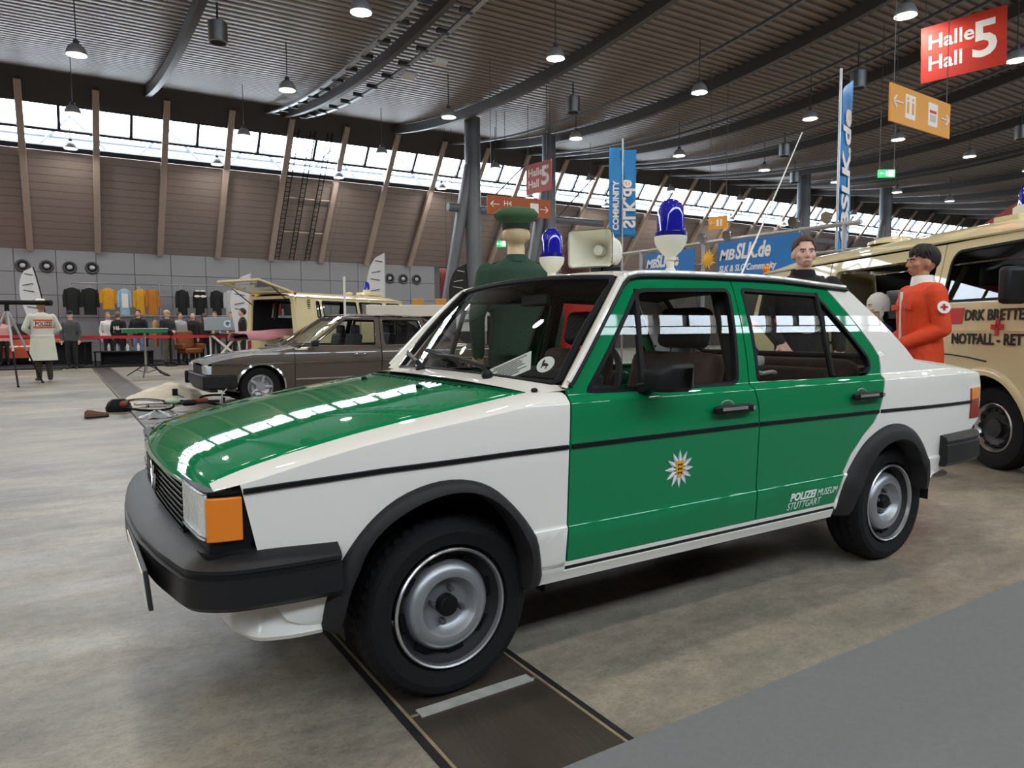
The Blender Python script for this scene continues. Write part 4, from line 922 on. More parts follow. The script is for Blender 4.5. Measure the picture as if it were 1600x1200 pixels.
banner('blue banner lettered MBSLK.de and SLK & SLC Community beside the man in black', 5.68, 4.12, 1.95, 2.52, .72, .82)
banner('smaller blue banner lettered MBSLK.de behind the right roof beacon', 7.42, 6.2, 1.98, 2.49, .66, .72)
t = thing('sun_emblem', 'yellow smiling-sun-shaped disc with rays hanging on the club stand', 'decoration', (8.24, 5.84, 2.27)); t['label'] = 'yellow sun-shaped disc with pointed rays on the club stand'
Ms = basis((0, 0, 0), (0, -1, 0), (0, 0, 1)); MB().ell((0, 0, 0), (.10, .10, .03), M=Ms).build('disc', YEL, t)
for i in range(14): MB().prism([(.09, -.02), (.17 if i % 2 else .145, 0), (.09, .02)], .015, M=Ms @ rotz(2*PI*i/14)).build('sun_ray', YEL, t, smooth=0)
# dark red pavilion roof at the right edge
t = thing('pavilion_tent', 'dark red pavilion roof behind the cream ambulance at the right edge', 'tent', (16.6, 2.9, 0)); TENT = mat('tent_red', '7A2A2C', .7)
ap_ = (0, 0, 4.9); co = [(-3.2, 1.6, 2.7), (1.6, 3.2, 2.7), (3.2, -1.6, 2.7), (-1.6, -3.2, 2.7)]
for i in range(4):
    a, b = co[i-1], co[i]; md = ((a[0]+b[0])/2*.5, (a[1]+b[1])/2*.5, 3.55); m = MB(); m.add([a, b, ap_, md], [(0, 1, 3), (1, 2, 3), (2, 0, 3)]); m.build('roof_sheet', TENT, t, smooth=0)
    MB().tube([(a[0]*.97, a[1]*.97, 0), (a[0]*.97, a[1]*.97, 2.75)], .03, 8).build('tent_leg', ALU, t)
# round air nozzles in the grey wall
for i, (x, z) in enumerate(((-1.97, 3.44), (-1.26, 3.44), (-.56, 3.43), (.14, 3.44), (11.04, 3.43), (11.76, 3.42), (12.42, 3.41), (13.09, 3.41))):
    lab = 'round dark air nozzle in the grey wall, %s of the %s four' % (ORD[i % 4+1], 'far left' if i < 4 else 'right-hand')
    t = thing('air_nozzle', lab, 'air nozzle', (x, YB-.005, z), 0, 'air nozzles in the grey wall'); Q = Matrix.Rotation(PI/2, 4, 'X')
    MB().lathe([(.23, 0), (.23, .04), (.19, .06), (.15, .04)], 24, M=Q, caps=False).build('ring', DARK_STEEL, t); MB().lathe([(.19, .01), (.15, .02)], 24, M=Q).build('backplate', TRIMB, t); MB().ell((0, 0, .04), (.10, .10, .03), M=Q).build('core', STEEL, t)
# three cable ladders climbing the leaning wall
for k_, x in enumerate((6.75, 7.35, 8.0)):
    t = thing('cable_ladder', 'dark cable ladder climbing the leaning wall, %s of three' % ('leftmost', 'middle one', 'rightmost')[k_], 'ladder', (x, 0, 0), 0, 'cable ladders on the leaning wall')
    for dx in (-.09, .09): MB().tube([(dx, yl(z)-.12, z) for z in (4.05, 8.5)], .018, 5).build('rail', TRIMB, t)
    for r in range(28): z = 4.15+r*.155; MB().box((0, yl(z)-.12, z), (.18, .025, .022)).build('rung', TRIMB, t, smooth=0)
for z in (5.1, 6.3):
    o = MB().box((7.55, yl(z)-.05, z), (2.0, .05, .05)).build('cable_support', POST, smooth=0); tag(o, '%s horizontal support bar across the cable ladders' % ('lower' if z < 6 else 'upper'), 'bar')
# ================================================================ people and display figures
from mathutils.bvhtree import BVHTree
def capsule(m, a, b, ra, rb, n=12, flat=1.0):
    a, b = Vector(a), Vector(b); d = (b-a); L = max(d.length, 1e-4); d = d/L; pts = []; rs = []
    for t in (-.98, -.7, 0): pts.append(a+d*ra*t); rs.append(ra*math.sqrt(max(.02, 1-t*t)))
    for t in (0, .7, .98): pts.append(b+d*rb*t); rs.append(rb*math.sqrt(max(.02, 1-t*t)))
    m.tube(pts, rs, n, flat=flat)
def ring(z, rx, ry, cy=0, cx=0, n=20, p=2.4):
    out = []
    for j in range(n):
        a = 2*PI*j/n; c, s_ = math.cos(a), math.sin(a); k = (abs(c)**p+abs(s_)**p)**(-1/p); out.append((cx+rx*c*k, cy+ry*s_*k, z))
    return out
def person(name, label, loc, rz, h, top, bottom, shoe='1B1A1A', skin=SKIN, hair='2A211C', arms=None, voxel=.016, hand=True, seated=False, bulk=1.0, sleeve=None, headturn=0.0, cat='person', coat_len=None, group=None, hairstyle='short', face=True, legs=None, tilt=0.0):
    """one continuous body (head, torso, limbs, hands) facing local -y, with hair, eyes, brows, mouth as children"""
    s = h/1.78; t = thing(name, label, cat, loc, rz, group)
    tm = top if not isinstance(top, str) else mat('cloth_'+top, top, .85, var=(14, .12), bump=(40, .25)); bmt = bottom if not isinstance(bottom, str) else mat('cloth_'+bottom, bottom, .85, var=(14, .12))
    sm = mat('shoe_'+shoe, shoe, .5); mats = [skin, tm, bmt, sm]
    m = MB(); b = bulk
    m.mi = 1   # jacket / shirt
    hipz = .93 if not seated else .93
    lo = coat_len if coat_len else .88
    m.loft([ring(lo, .165*b, .125*b), ring(.96, .165*b, .12*b), ring(1.08, .150*b, .112*b), ring(1.22, .165*b, .118*b), ring(1.34, .182*b, .118*b), ring(1.42, .175*b, .098*b, .01), ring(1.475, .105*b, .075, .012), ring(1.50, .062, .060, .012)])
    arms = arms or {}
    for sg in (-1, 1):
        sh = Vector((sg*.175*b, .005, 1.405)); el, wr = arms.get(sg, ((sg*.235*b, .03, 1.13), (sg*.225*b, -.05, .89))); el, wr = Vector(el), Vector(wr)
        m.mi = 1; capsule(m, sh, el, .062*b, .050*b); capsule(m, el, wr, .050*b, .038*b)
        d = (wr-el).normalized(); fw = Vector((0, -1, 0)); sd = d.cross(fw)
        if sd.length < .1: sd = Vector((sg, 0, 0))
        sd.normalize()
        if hand:
            m.mi = 0; pc = wr+d*.065; capsule(m, wr-d*.01, wr+d*.03, .028, .030, flat=.8); capsule(m, wr+d*.03-sd*.018, wr+d*.09-sd*.020, .022, .018); capsule(m, wr+d*.03+sd*.018, wr+d*.09+sd*.020, .022, .018)
            nrm = d.cross(sd).normalized()*(1 if (d.cross(sd)).dot(fw) > 0 else -1)
            for q, ln in zip((-.030, -.010, .010, .029), (.060, .075, .070, .052)):
                k0 = wr+d*.092+sd*q; k1 = k0+d*ln*.55+nrm*.008; k2 = k1+d*ln*.40+nrm*.022; capsule(m, k0, k1, .0095, .009, 8); capsule(m, k1, k2, .009, .0075, 8)
            th = wr+d*.035-sd*.030*sg; capsule(m, th, th-sd*.030*sg+d*.030+nrm*.012, .012, .010, 8); capsule(m, th-sd*.030*sg+d*.030+nrm*.012, th-sd*.036*sg+d*.060+nrm*.022, .010, .008, 8)
    for sg in (-1, 1):
        m.mi = 2
        if seated:
            hp, kn, an = Vector((sg*.095, 0, .92)), Vector((sg*.12, -.43, .90)), Vector((sg*.11, -.45, .48))
        else:
            hp, kn, an = Vector((sg*.088, .005, .90)), Vector((sg*.098, -.005, .49)), Vector((sg*.105, .02, .09))
            if legs and sg in legs: kn, an = Vector(legs[sg][0]), Vector(legs[sg][1])
        capsule(m, hp, kn, .092*b, .062*b); capsule(m, kn, an, .062*b, .046*b)
        m.mi = 3; capsule(m, an+Vector((0, .03, -.035)), an+Vector((sg*.02, -.15, -.048)), .042, .036, flat=.9)
    m.mi = 2; m.loft([ring(.84, .13, .10), ring(.90, .155, .115), ring(.97, .155, .115)])
    m.mi = 0   # neck and head
    capsule(m, (0, .012, 1.44), (0, -.002, 1.56), .060, .056)
    Hd = Matrix.Translation((0, 0, 1.56)) @ Matrix.Rotation(headturn, 4, 'Z') @ Matrix.Rotation(tilt, 4, 'X') @ Matrix.Translation((0, 0, -1.56))
    def E_(c, r, n=18, k=12): m.ell(c, r, n=n, k=k, M=Hd)
    E_((0, .012, 1.665), (.077, .098, .105)); E_((0, -.030, 1.615), (.060, .068, .082)); E_((0, -.050, 1.572), (.040, .042, .030))
    capT = lambda a, b_, ra, rb: capsule(m, Hd @ Vector(a), Hd @ Vector(b_), ra, rb, 8)
    capT((0, -.092, 1.662), (0, -.112, 1.622), .009, .014); capT((-.013, -.102, 1.617), (.013, -.102, 1.617), .009, .009)
    capT((-.042, -.078, 1.678), (.042, -.078, 1.678), .011, .011); capT((-.020, -.093, 1.583), (.020, -.093, 1.583), .009, .009)
    for sg in (-1, 1): E_((sg*.079, .012, 1.632), (.012, .022, .034), 10, 8); E_((sg*.045, -.062, 1.625), (.026, .026, .026), 10, 8)
    raw = bpy.data.meshes.new('raw'); S = Matrix.Scale(s, 4)
    raw.from_pydata([tuple(v*s) for v in m.v], [], m.f); bm = bmesh.new(); bm.from_mesh(raw); bmesh.ops.recalc_face_normals(bm, faces=bm.faces); bm.to_mesh(raw); bm.free()
    ro = bpy.data.objects.new('raw', raw); COL.objects.link(ro); md = ro.modifiers.new('r', 'REMESH'); md.mode = 'VOXEL'; md.voxel_size = voxel; md.adaptivity = 0
    dg = bpy.context.evaluated_depsgraph_get(); me = bpy.data.meshes.new_from_object(ro.evaluated_get(dg))
    tree = BVHTree.FromPolygons([v.co for v in raw.vertices], [list(p.vertices) for p in raw.polygons])
    bm = bmesh.new(); bm.from_mesh(me)
    for _ in range(2): bmesh.ops.smooth_vert(bm, verts=bm.verts, factor=.5, use_axis_x=True, use_axis_y=True, use_axis_z=True)
    bm.to_mesh(me); bm.free(); me.name = 'body'; me.materials.clear()
    for q in mats: me.materials.append(q)
    for p in me.polygons:
        r = tree.find_nearest(p.center); p.material_index = m.m[r[2]] if r[2] is not None else 0; p.use_smooth = True
    bpy.data.objects.remove(ro); bpy.data.meshes.remove(raw)
    body = bpy.data.objects.new('body', me); COL.objects.link(body); body.parent = t
    HM = S @ Hd
    if face:
        for sg in (-1, 1):
            e = MB().ell((sg*.031, -.0895, 1.655), (.0115, .0068, .0058), M=HM).build('eye', mat('eye_white', 'E8E2DA', .3), t); MB().ell((sg*.031, -.0965, 1.655), (.0062, .0025, .0062), M=HM, n=10, k=6).build('iris', mat('iris_dark', '2B2420', .2), e)
            MB().tube([HM @ Vector((sg*.012, -.094, 1.669)), HM @ Vector((sg*.032, -.098, 1.672)), HM @ Vector((sg*.050, -.084, 1.667))], .0042*s, 6).build('eyebrow', mat('brow_'+(hair or '3A2C22'), hair or '3A2C22', .8), t)
        MB().ell((0, -.1005, 1.5845), (.021, .005, .0045), M=HM, n=12, k=6).build('mouth', mat('lips', 'A8645A', .5), t)
    if hair:
        hm_ = mat('hair_'+hair, hair, .6, var=(60, .3), bump=(90, .6))
        if hairstyle in ('short', 'full'):
            g = .010 if hairstyle == 'short' else .024
            q = MB(); q.ell((0, .016, 1.672), (.077+g, .098+g, .105+g), n=28, k=18); bm = bmesh.new(); vs = [bm.verts.new(v) for v in q.v]
            for f in q.f: bm.faces.new([vs[i] for i in f])
            bmesh.ops.bisect_plane(bm, geom=bm.verts[:]+bm.edges[:]+bm.faces[:], plane_co=(0, -.060, 1.690 if hairstyle == 'full' else 1.722), plane_no=(0, -.80, -.45) if hairstyle == 'full' else (0, -.72, -.55), clear_outer=True)
            bmesh.ops.bisect_plane(bm, geom=bm.verts[:]+bm.edges[:]+bm.faces[:], plane_co=(0, .0, 1.605), plane_no=(0, -.45 if hairstyle == 'full' else -.25, -1), clear_outer=True)
            me2 = bpy.data.meshes.new('hair'); bm.to_mesh(me2); bm.free(); me2.transform(HM); me2.materials.append(hm_)
            for p in me2.polygons: p.use_smooth = True
            ho = bpy.data.objects.new('hair', me2); COL.objects.link(ho); ho.parent = t
        elif hairstyle in ('tuft', 'wavy'):
            wv = hairstyle == 'wavy'; q = MB(); rnd = random.Random(5); A, B, Cc = .078, .099, .107; rad = .013 if wv else .0095
            for layer in range(3):
                n_ = 40
                for i in range(n_):
                    ph = 2*PI*(i+layer*.33)/n_; fr_ = math.cos(ph)          # ph=0 is the face side
                    th1 = (1.02+.16*layer if wv else .86) if fr_ > .72 else (1.55 if wv else 1.42)+(.55 if wv else .40)*max(0, -fr_)-.35*max(0, fr_)
                    th1 += rnd.uniform(-.10, .10); th0 = .05+.28*layer; pts = []; rs = []
                    for t_ in np.linspace(0, 1, 7):
                        th = th0+(th1-th0)*t_; pw = ph+(.10*math.sin(5*t_+i) if wv else .02*math.sin(3*t_+i)); ex = 1.04+(.10 if wv else .015)*math.sin(PI*min(1, t_*1.1))
                        pts.append(HM @ Vector((A*ex*math.sin(th)*math.sin(pw), .014-B*ex*math.sin(th)*math.cos(pw), 1.668+Cc*ex*math.cos(th)))); rs.append(rad*s*(1-.55*t_*t_))
                    q.tube(pts, rs, 6)
            q.build('hair', hm_, t, smooth=60)
        elif hairstyle == 'bob':
            MB().loft([ring(1.50, .085, .075, .035), ring(1.55, .102, .098, .03), ring(1.62, .108, .115, .022), ring(1.70, .104, .118, .018), ring(1.76, .080, .095, .015), ring(1.795, .04, .05, .012)], M=HM).build('hair', hm_, t, smooth=70)
    return t, HM, S
FWD = lambda ux, uy: math.atan2(ux, -uy)      # rz so that local -y looks along (ux, uy)

# policeman figure in green uniform, seen from behind
GRN_U = mat('uniform_green', '22402F', .8, var=(20, .12), bump=(60, .2)); CAPG = mat('cap_green', '3C5E3E', .8, var=(20, .1)); CAPB = mat('cap_band', '1A2A20', .8)
t, HM, S = person('police_mannequin', 'green uniformed policeman figure with peaked cap behind the police car, back turned', (1.69, 1.52, 0), FWD(.45, .9), 1.93, GRN_U, '2A3A30', skin=MANNEQUIN, hair=None, voxel=.012, bulk=1.08, cat='mannequin')
cp = MB().loft([ring(1.700, .088, .108, .012), ring(1.715, .092, .112, .012), ring(1.735, .126, .142, .008), ring(1.765, .142, .158, .0), ring(1.79, .120, .138, .004), ring(1.805, .06, .07, .01), ring(1.81, .01, .01, .01)], M=HM).build('peaked_cap', CAPG, t, smooth=60)
MB().loft([ring(1.672, .084, .104, .012), ring(1.710, .090, .110, .012)], M=HM).build('cap_band', CAPB, cp, smooth=60); MB().loft([[(.07*math.cos(a), -.085-.06*abs(math.sin(a))-.0, 1.688-.03*abs(math.sin(a))) for a in np.linspace(PI, 2*PI, 9)], [(.075*math.cos(a), -.075, 1.70) for a in np.linspace(PI, 2*PI, 9)]], closed=False, M=HM).build('cap_visor', TRIMB, cp)
MB().loft([ring(1.47, .074, .070, .016), ring(1.515, .068, .065, .014), ring(1.47, .082, .078, .016)], M=S, caps=False).build('collar', GRN_U, t, smooth=60)
for sg in (-1, 1): MB().box((sg*.135, .0, 1.462), (.12, .05, .012), M=S, R=Matrix.Rotation(sg*.38, 4, 'Y')).build('epaulette', CAPB, t, smooth=0, bevel=.004)
MB().lathe([(.24, 0), (.24, .012), (.03, .02)], 24).build('stand_plate', STEEL, t)
# woman figure with auburn bob in red jacket
t, HM, S = person('rescue_mannequin', 'auburn haired figure in a red jacket seen beyond the windscreen', (2.43, 1.86, 0), FWD(-.2, 1), 1.80, 'C52B20', '2B2E3A', skin=MANNEQUIN, hair='4A1D18', hairstyle='bob', voxel=.014, cat='mannequin', bulk=1.08)
MB().loft([ring(1.46, .085, .080, .012), ring(1.53, .082, .078, .012), ring(1.46, .095, .09, .012)], M=S, caps=False).build('collar', mat('collar_red', 'D8331F', .8), t, smooth=60)
# man in black looking towards the camera
t, HM, S = person('person', 'short haired man in a black jacket standing behind the police car, glancing sideways', (3.98, .92, 0), FWD(-.58, -.72), 1.85, '131316', '1B1C20', hair='4A3122', hairstyle='tuft', voxel=.0085, headturn=.0, bulk=1.20, skin=mat('skin_pale', 'D9AE9B', .5, var=(8, .06)), arms={-1: ((-.27, .02, 1.14), (-.20, -.17, .98)), 1: ((.27, .02, 1.14), (.24, -.10, .93))})
MB().loft([ring(1.445, .105, .09, .012), ring(1.50, .088, .082, .016), ring(1.525, .080, .078, .02), ring(1.50, .074, .070, .016), ring(1.45, .08, .075, .012)], M=S, caps=False).build('collar', mat('collar_black', '0E0E10', .9), t, smooth=60)
ch = MB(); ch.tube([S @ Vector((-.13+.26*q, -.128-.012*math.sin(PI*q), 1.10-.05*math.sin(PI*q))) for q in np.linspace(0, 1, 24)], .006, 6); ch.build('chain', STEEL, t)
# paramedic figure in orange jacket
ORJ = mat('orange_jacket', 'E2491F', .75, var=(10, .12), bump=(18, .45))
t, HM, S = person('paramedic_mannequin', 'dark haired paramedic figure in an orange jacket beside the open cream van', (4.67, .375, 0), FWD(-.80, .60), 1.76, ORJ, 'C43A18', skin=mat('mannequin_tan', 'B98466', .5), hair='1E1613', hairstyle='wavy', voxel=.0085, bulk=1.26, coat_len=.70, cat='mannequin', arms={1: ((.25, .05, 1.13), (.16, -.20, 1.02)), -1: ((-.25, .05, 1.13), (-.17, -.18, 1.0))})
MB().loft([ring(1.44, .10, .088, .012), ring(1.535, .080, .076, .012), ring(1.545, .072, .068, .012), ring(1.46, .09, .08, .012)], M=S, caps=False).build('collar', WHITE_PL, t, smooth=60)
MB().tube([S @ Vector((.0, -.145, z)) for z in np.linspace(.72, 1.42, 8)], .012, 6).build('white_placket', WHITE_PL, t)
bp = MB().lathe([(.047, 0), (.047, .006)], 22, M=S @ T(.316, .02, 1.29) @ Matrix.Rotation(PI/2, 4, 'Y') @ Matrix.Rotation(-.2, 4, 'Y')).build('arm_badge', WHITE_PL, t)
for d_ in ((.05, .016), (.016, .05)): MB().box((0, 0, .008), (d_[0], d_[1], .003), M=S @ T(.316, .02, 1.29) @ Matrix.Rotation(PI/2, 4, 'Y') @ Matrix.Rotation(-.2, 4, 'Y')).build('red_cross', mat('cross_red', 'C01818', .6), bp, smooth=0)
for z in (.80, 1.30):
    for sg in (-1, 1):
        fl_ = MB().box((sg*.10, -.146, z), (.12, .014, .045 if z > 1 else .02), M=S).build('pocket_flap', ORJ, t, bevel=.004); MB().ell((sg*.10, -.156, z-.01), (.007, .004, .007), M=S, n=8, k=6).build('snap', STEEL, fl_)
MB().lathe([(.22, 0), (.22, .012), (.03, .02)], 24).build('stand_plate', STEEL, t)
# bandaged casualty figure sitting in the van doorway
t, HM, S = person('casualty_mannequin', 'seated figure with a white head bandage in the open van doorway', (5.79, 1.40, -.30), FWD(-.80, .45), 1.76, '1B2350', '23242C', skin=MANNEQUIN, hair=None, voxel=.012, seated=True, cat='mannequin')
BAND = mat('bandage', 'DEDAD2', .85, bump=(120, .5), var=(40, .08))
MB().loft([ring(1.60, .082, .10, .012), ring(1.66, .088, .108, .012), ring(1.72, .084, .10, .014), ring(1.765, .058, .07, .014), ring(1.79, .015, .02, .014)], M=HM).build('bandage', BAND, t, smooth=60)
MB().loft([[(sg*.083, y, z) for sg in (1,) for y, z in ((-.03, 1.67), (.03, 1.67), (.02, 1.56), (-.01, 1.53))], [(sg*.074, y, z) for sg in (1,) for y, z in ((-.03, 1.67), (.03, 1.67), (.02, 1.56), (-.01, 1.53))]], M=HM).build('cheek_bandage', BAND, t); MB().loft([[(-.083, y, z) for y, z in ((-.03, 1.67), (.03, 1.67), (.02, 1.56), (-.01, 1.53))], [(-.074, y, z) for y, z in ((-.03, 1.67), (.03, 1.67), (.02, 1.56), (-.01, 1.53))]], M=HM).build('cheek_bandage', BAND, t)

# traffic policeman figure in the long white coat, far left
COATW = mat('white_coat', 'D3D8CC', .6, var=(6, .06)); ORB = mat('orange_panel', 'E8532A', .6)
t, HM, S = person('traffic_police_mannequin', 'figure in a long white coat lettered POLIZEI with white cap at the far left', (-1.32, 17.0, 0), FWD(-.25, 1), 1.86, COATW, '3A3028', skin=mat('mannequin_brown', '8A6A50', .6), hair=None, voxel=.016, cat='mannequin', bulk=1.2, arms={-1: ((-.33, -.0, 1.15), (-.12, -.20, 1.0)), 1: ((.33, -.0, 1.15), (.12, -.20, 1.0))})
MB().loft([ring(.46, .27, .21), ring(.60, .255, .20), ring(.95, .22, .17), ring(1.15, .21, .155), ring(1.30, .225, .15), ring(1.42, .21, .12), ring(1.47, .12, .09)], M=S).build('long_coat', COATW, t, smooth=60)
MB().loft([ring(.985, .226, .176), ring(1.025, .222, .172)], M=S, caps=False).build('belt', WHITE_PL, t)
MB().loft([ring(1.69, .088, .108, .012), ring(1.73, .10, .12, .01), ring(1.77, .10, .12, .01), ring(1.80, .06, .08, .01)], M=HM).build('white_cap', WHITE_PL, t, smooth=60)
bk = basis(S @ Vector((.19, .158, 1.17)), (-1, 0, 0), (0, -.0, 1)); pb = MB().box((.19, .09, .0), (.38, .19, .012), M=bk).build('back_panel', ORB, t, smooth=0)
MB().box((.19, .088, .005), (.38, .105, .012), M=bk).build('white_band', WHITE_PL, pb, smooth=0); text_mesh('back_lettering', 'POLIZEI', .125, LION, pb, bk @ T(.025, .047, .013), bold=.003, sx=.80)

# visitors around the clothing stall at the back
def D_(u, d, z=0.0):
    """floor position at lateral tangent u and distance d in front of the photographer"""
    lat = u*d; return (-.9855+.5314*d+.8471*lat, -2.6812+.8471*d-.5314*lat, z)
def V_(px, d): return D_((px-800)/1123.1, d)
crowd = [
 ('visitor in a dark jacket and black cap near the black display table', 113, 21.5, 1.74, '4A4C50', '1B1C1F', '1A1A1A', .2, 'cap'),
 ('grey bearded visitor in a white shirt with dark straps by the black jackets', 172, 24.7, 1.74, 'E4E4E2', '2A2B2F', '8A817A', .7, 'short'),
 ('visitor in a black hoodie lettered H6, back turned', 188, 24.0, 1.74, '15171A', '23252A', '7A6448', 3.0, 'short'),
 ('dark haired man in a black pullover and blue jeans bending over the table', 219, 23.9, 1.80, '16161A', '6E8CB0', '17120F', .1, 'short'),
 ('heavy set man in a dark sweater with a beige cap', 264, 23.6, 1.76, '22242B', '5A5A4E', 'B0A68A', 1.1, 'cap'),
 ('visitor in a pale grey shirt beside the beige cap man', 284, 24.6, 1.72, 'A9AFB5', '2B2C30', '2A211C', .9, 'short'),
 ('bald visitor in a black top behind the grey monitor', 304, 25.5, 1.72, '1A1A1D', '222', 'A98A70', .3, None),
 ('woman with brown hair behind the grey monitor', 322, 24.7, 1.66, '2A2022', '222326', '5A3A28', .2, 'bob'),
 ('man with glasses and folded arms in a brown patterned jacket', 338, 24.4, 1.74, '4E4238', '2A2A2C', '3A2A20', .1, 'short'),
 ('bearded man in a long brown coat holding his chin', 364, 24.2, 1.76, '6A5238', '2A2622', '6A4A30', -.2, 'short'),
 ('visitor in black beside the open tailgate', 381, 21.8, 1.80, '141416', '1E1E20', '15110F', -1.2, 'short'),
 ('visitor in a pink blouse sitting at the left edge', 7, 23.5, 1.60, 'D7A9A8', '2B2C30', '8A5A30', .5, 'bob'),
]
for i, (lab, px, d, h, top, bot, hr, turn, style) in enumerate(crowd):
    x, y, z = V_(px, d); z = .041 if y > 23.1 and x < 4.25 else 0; bot = bot if len(bot) == 6 else '222222'; rz = FWD(-.45, -.85)+turn
    hs_ = style if style in ('short', 'bob') else None
    ar = {-1: ((-.27, -.02, 1.14), (-.05, -.21, 1.10)), 1: ((.27, -.02, 1.14), (.05, -.23, 1.06))} if i in (3, 8, 9, 4) else None
    t, HM, S = person('person', lab, (x, y, z), rz, h, top, bot, hair=hr if hs_ else None, hairstyle=hs_ or 'short', voxel=.019, bulk=1.22 if i == 4 else 1.05, arms=ar, face=i in (1, 3, 4, 5, 8, 9), group='visitors at the clothing stall')
    if style == 'cap':
        cpm = mat('cap_'+hr, hr, .85); c_ = MB().loft([ring(1.685, .086, .106, .012), ring(1.73, .088, .108, .012), ring(1.775, .06, .075, .012), ring(1.79, .01, .01, .012)], M=HM).build('cap', cpm, t, smooth=60); MB().box((0, -.13, 1.69), (.13, .09, .012), M=HM).build('cap_peak', cpm, c_, bevel=.004)
    if 'H6' in lab: text_mesh('back_print', 'H6', .18, TXW, t, S @ basis((.10, .135, 1.16), (-1, 0, 0), (0, 0, 1)), bold=.006)
# ================================================================ other vehicles
CREAMP = mat('cream_paint', 'E2D6AC', .5, coat=.9, spec=.0); BROWNP = mat('brown_metallic', '4C423A', .42, .35, coat=1.0); DGL = glass_mat('dark_car_glass', (.55, .57, .57, 1)); PALEGL = glass_mat('clear_glass', (.8, .83, .83, 1))
def sfn(Wf, s, yc=0.0, off=0.0):
    def f(x, z):
        e = .01; g = (Wf(z+e)-Wf(z-e))/(2*e); return Vector((x, yc+s*(Wf(z)+off), z)), Vector((0, s, -g)).normalized()
    return f
def arch_pts(cx, cz, r, a0, a1, n=14): return [(cx+r*math.cos(a), cz+r*math.sin(a)) for a in np.linspace(a0, a1, n)]
def wheel2(par, x, y, R_, rr, s, disc, kind='steel'):
    t = empty('wheel', parent=par); t.matrix_local = T(x, y, R_) @ Matrix.Rotation(-s*PI/2, 4, 'X')
    MB().lathe([(rr, -.12), (rr+.01, 0), (rr+.04, .012), (R_-.02, .004), (R_, -.02), (R_, -.13), (R_-.03, -.16), (rr, -.15)], 40, caps=False).build('tyre', TYRE, t, smooth=35)
    MB().lathe([(rr+.004, .0), (rr-.004, .008), (rr-.016, -.01), (rr-.03, -.03)], 36, caps=False).build('rim_lip', LIP, t)
    d = MB().lathe([(rr-.02, -.05), (rr*.72, -.015), (rr*.60, -.03), (rr*.40, -.035), (rr*.38, -.008), (.01, -.004)], 36).build('wheel_disc', disc, t)
    for k in range(5 if kind == 'alloy' else 12):
        a = 2*PI*k/(5 if kind == 'alloy' else 12)
        if kind == 'alloy': MB().box((rr*.62*math.cos(a), rr*.62*math.sin(a), -.012), (rr*.55, rr*.20, .03), R=rotz(a)).build('spoke', LIP, d, smooth=0, bevel=.006)
        else: MB().lathe([(.018, -.02), (.018, -.014)], 8, M=T((rr-.045)*math.cos(a), (rr-.045)*math.sin(a), .006)).build('vent_hole', BLACK_RUB, d)
    return t
def seal_glass(par, hole, fn_out, fn_in, glass=DGL, sw_=.022):
    panel('window_seal', hole, [inset_ring(hole, sw_)], fn_out, BLACK_RUB, par, depth=.02); panel('window_glass', inset_ring(hole, .008), [], fn_in, glass, par, depth=0)

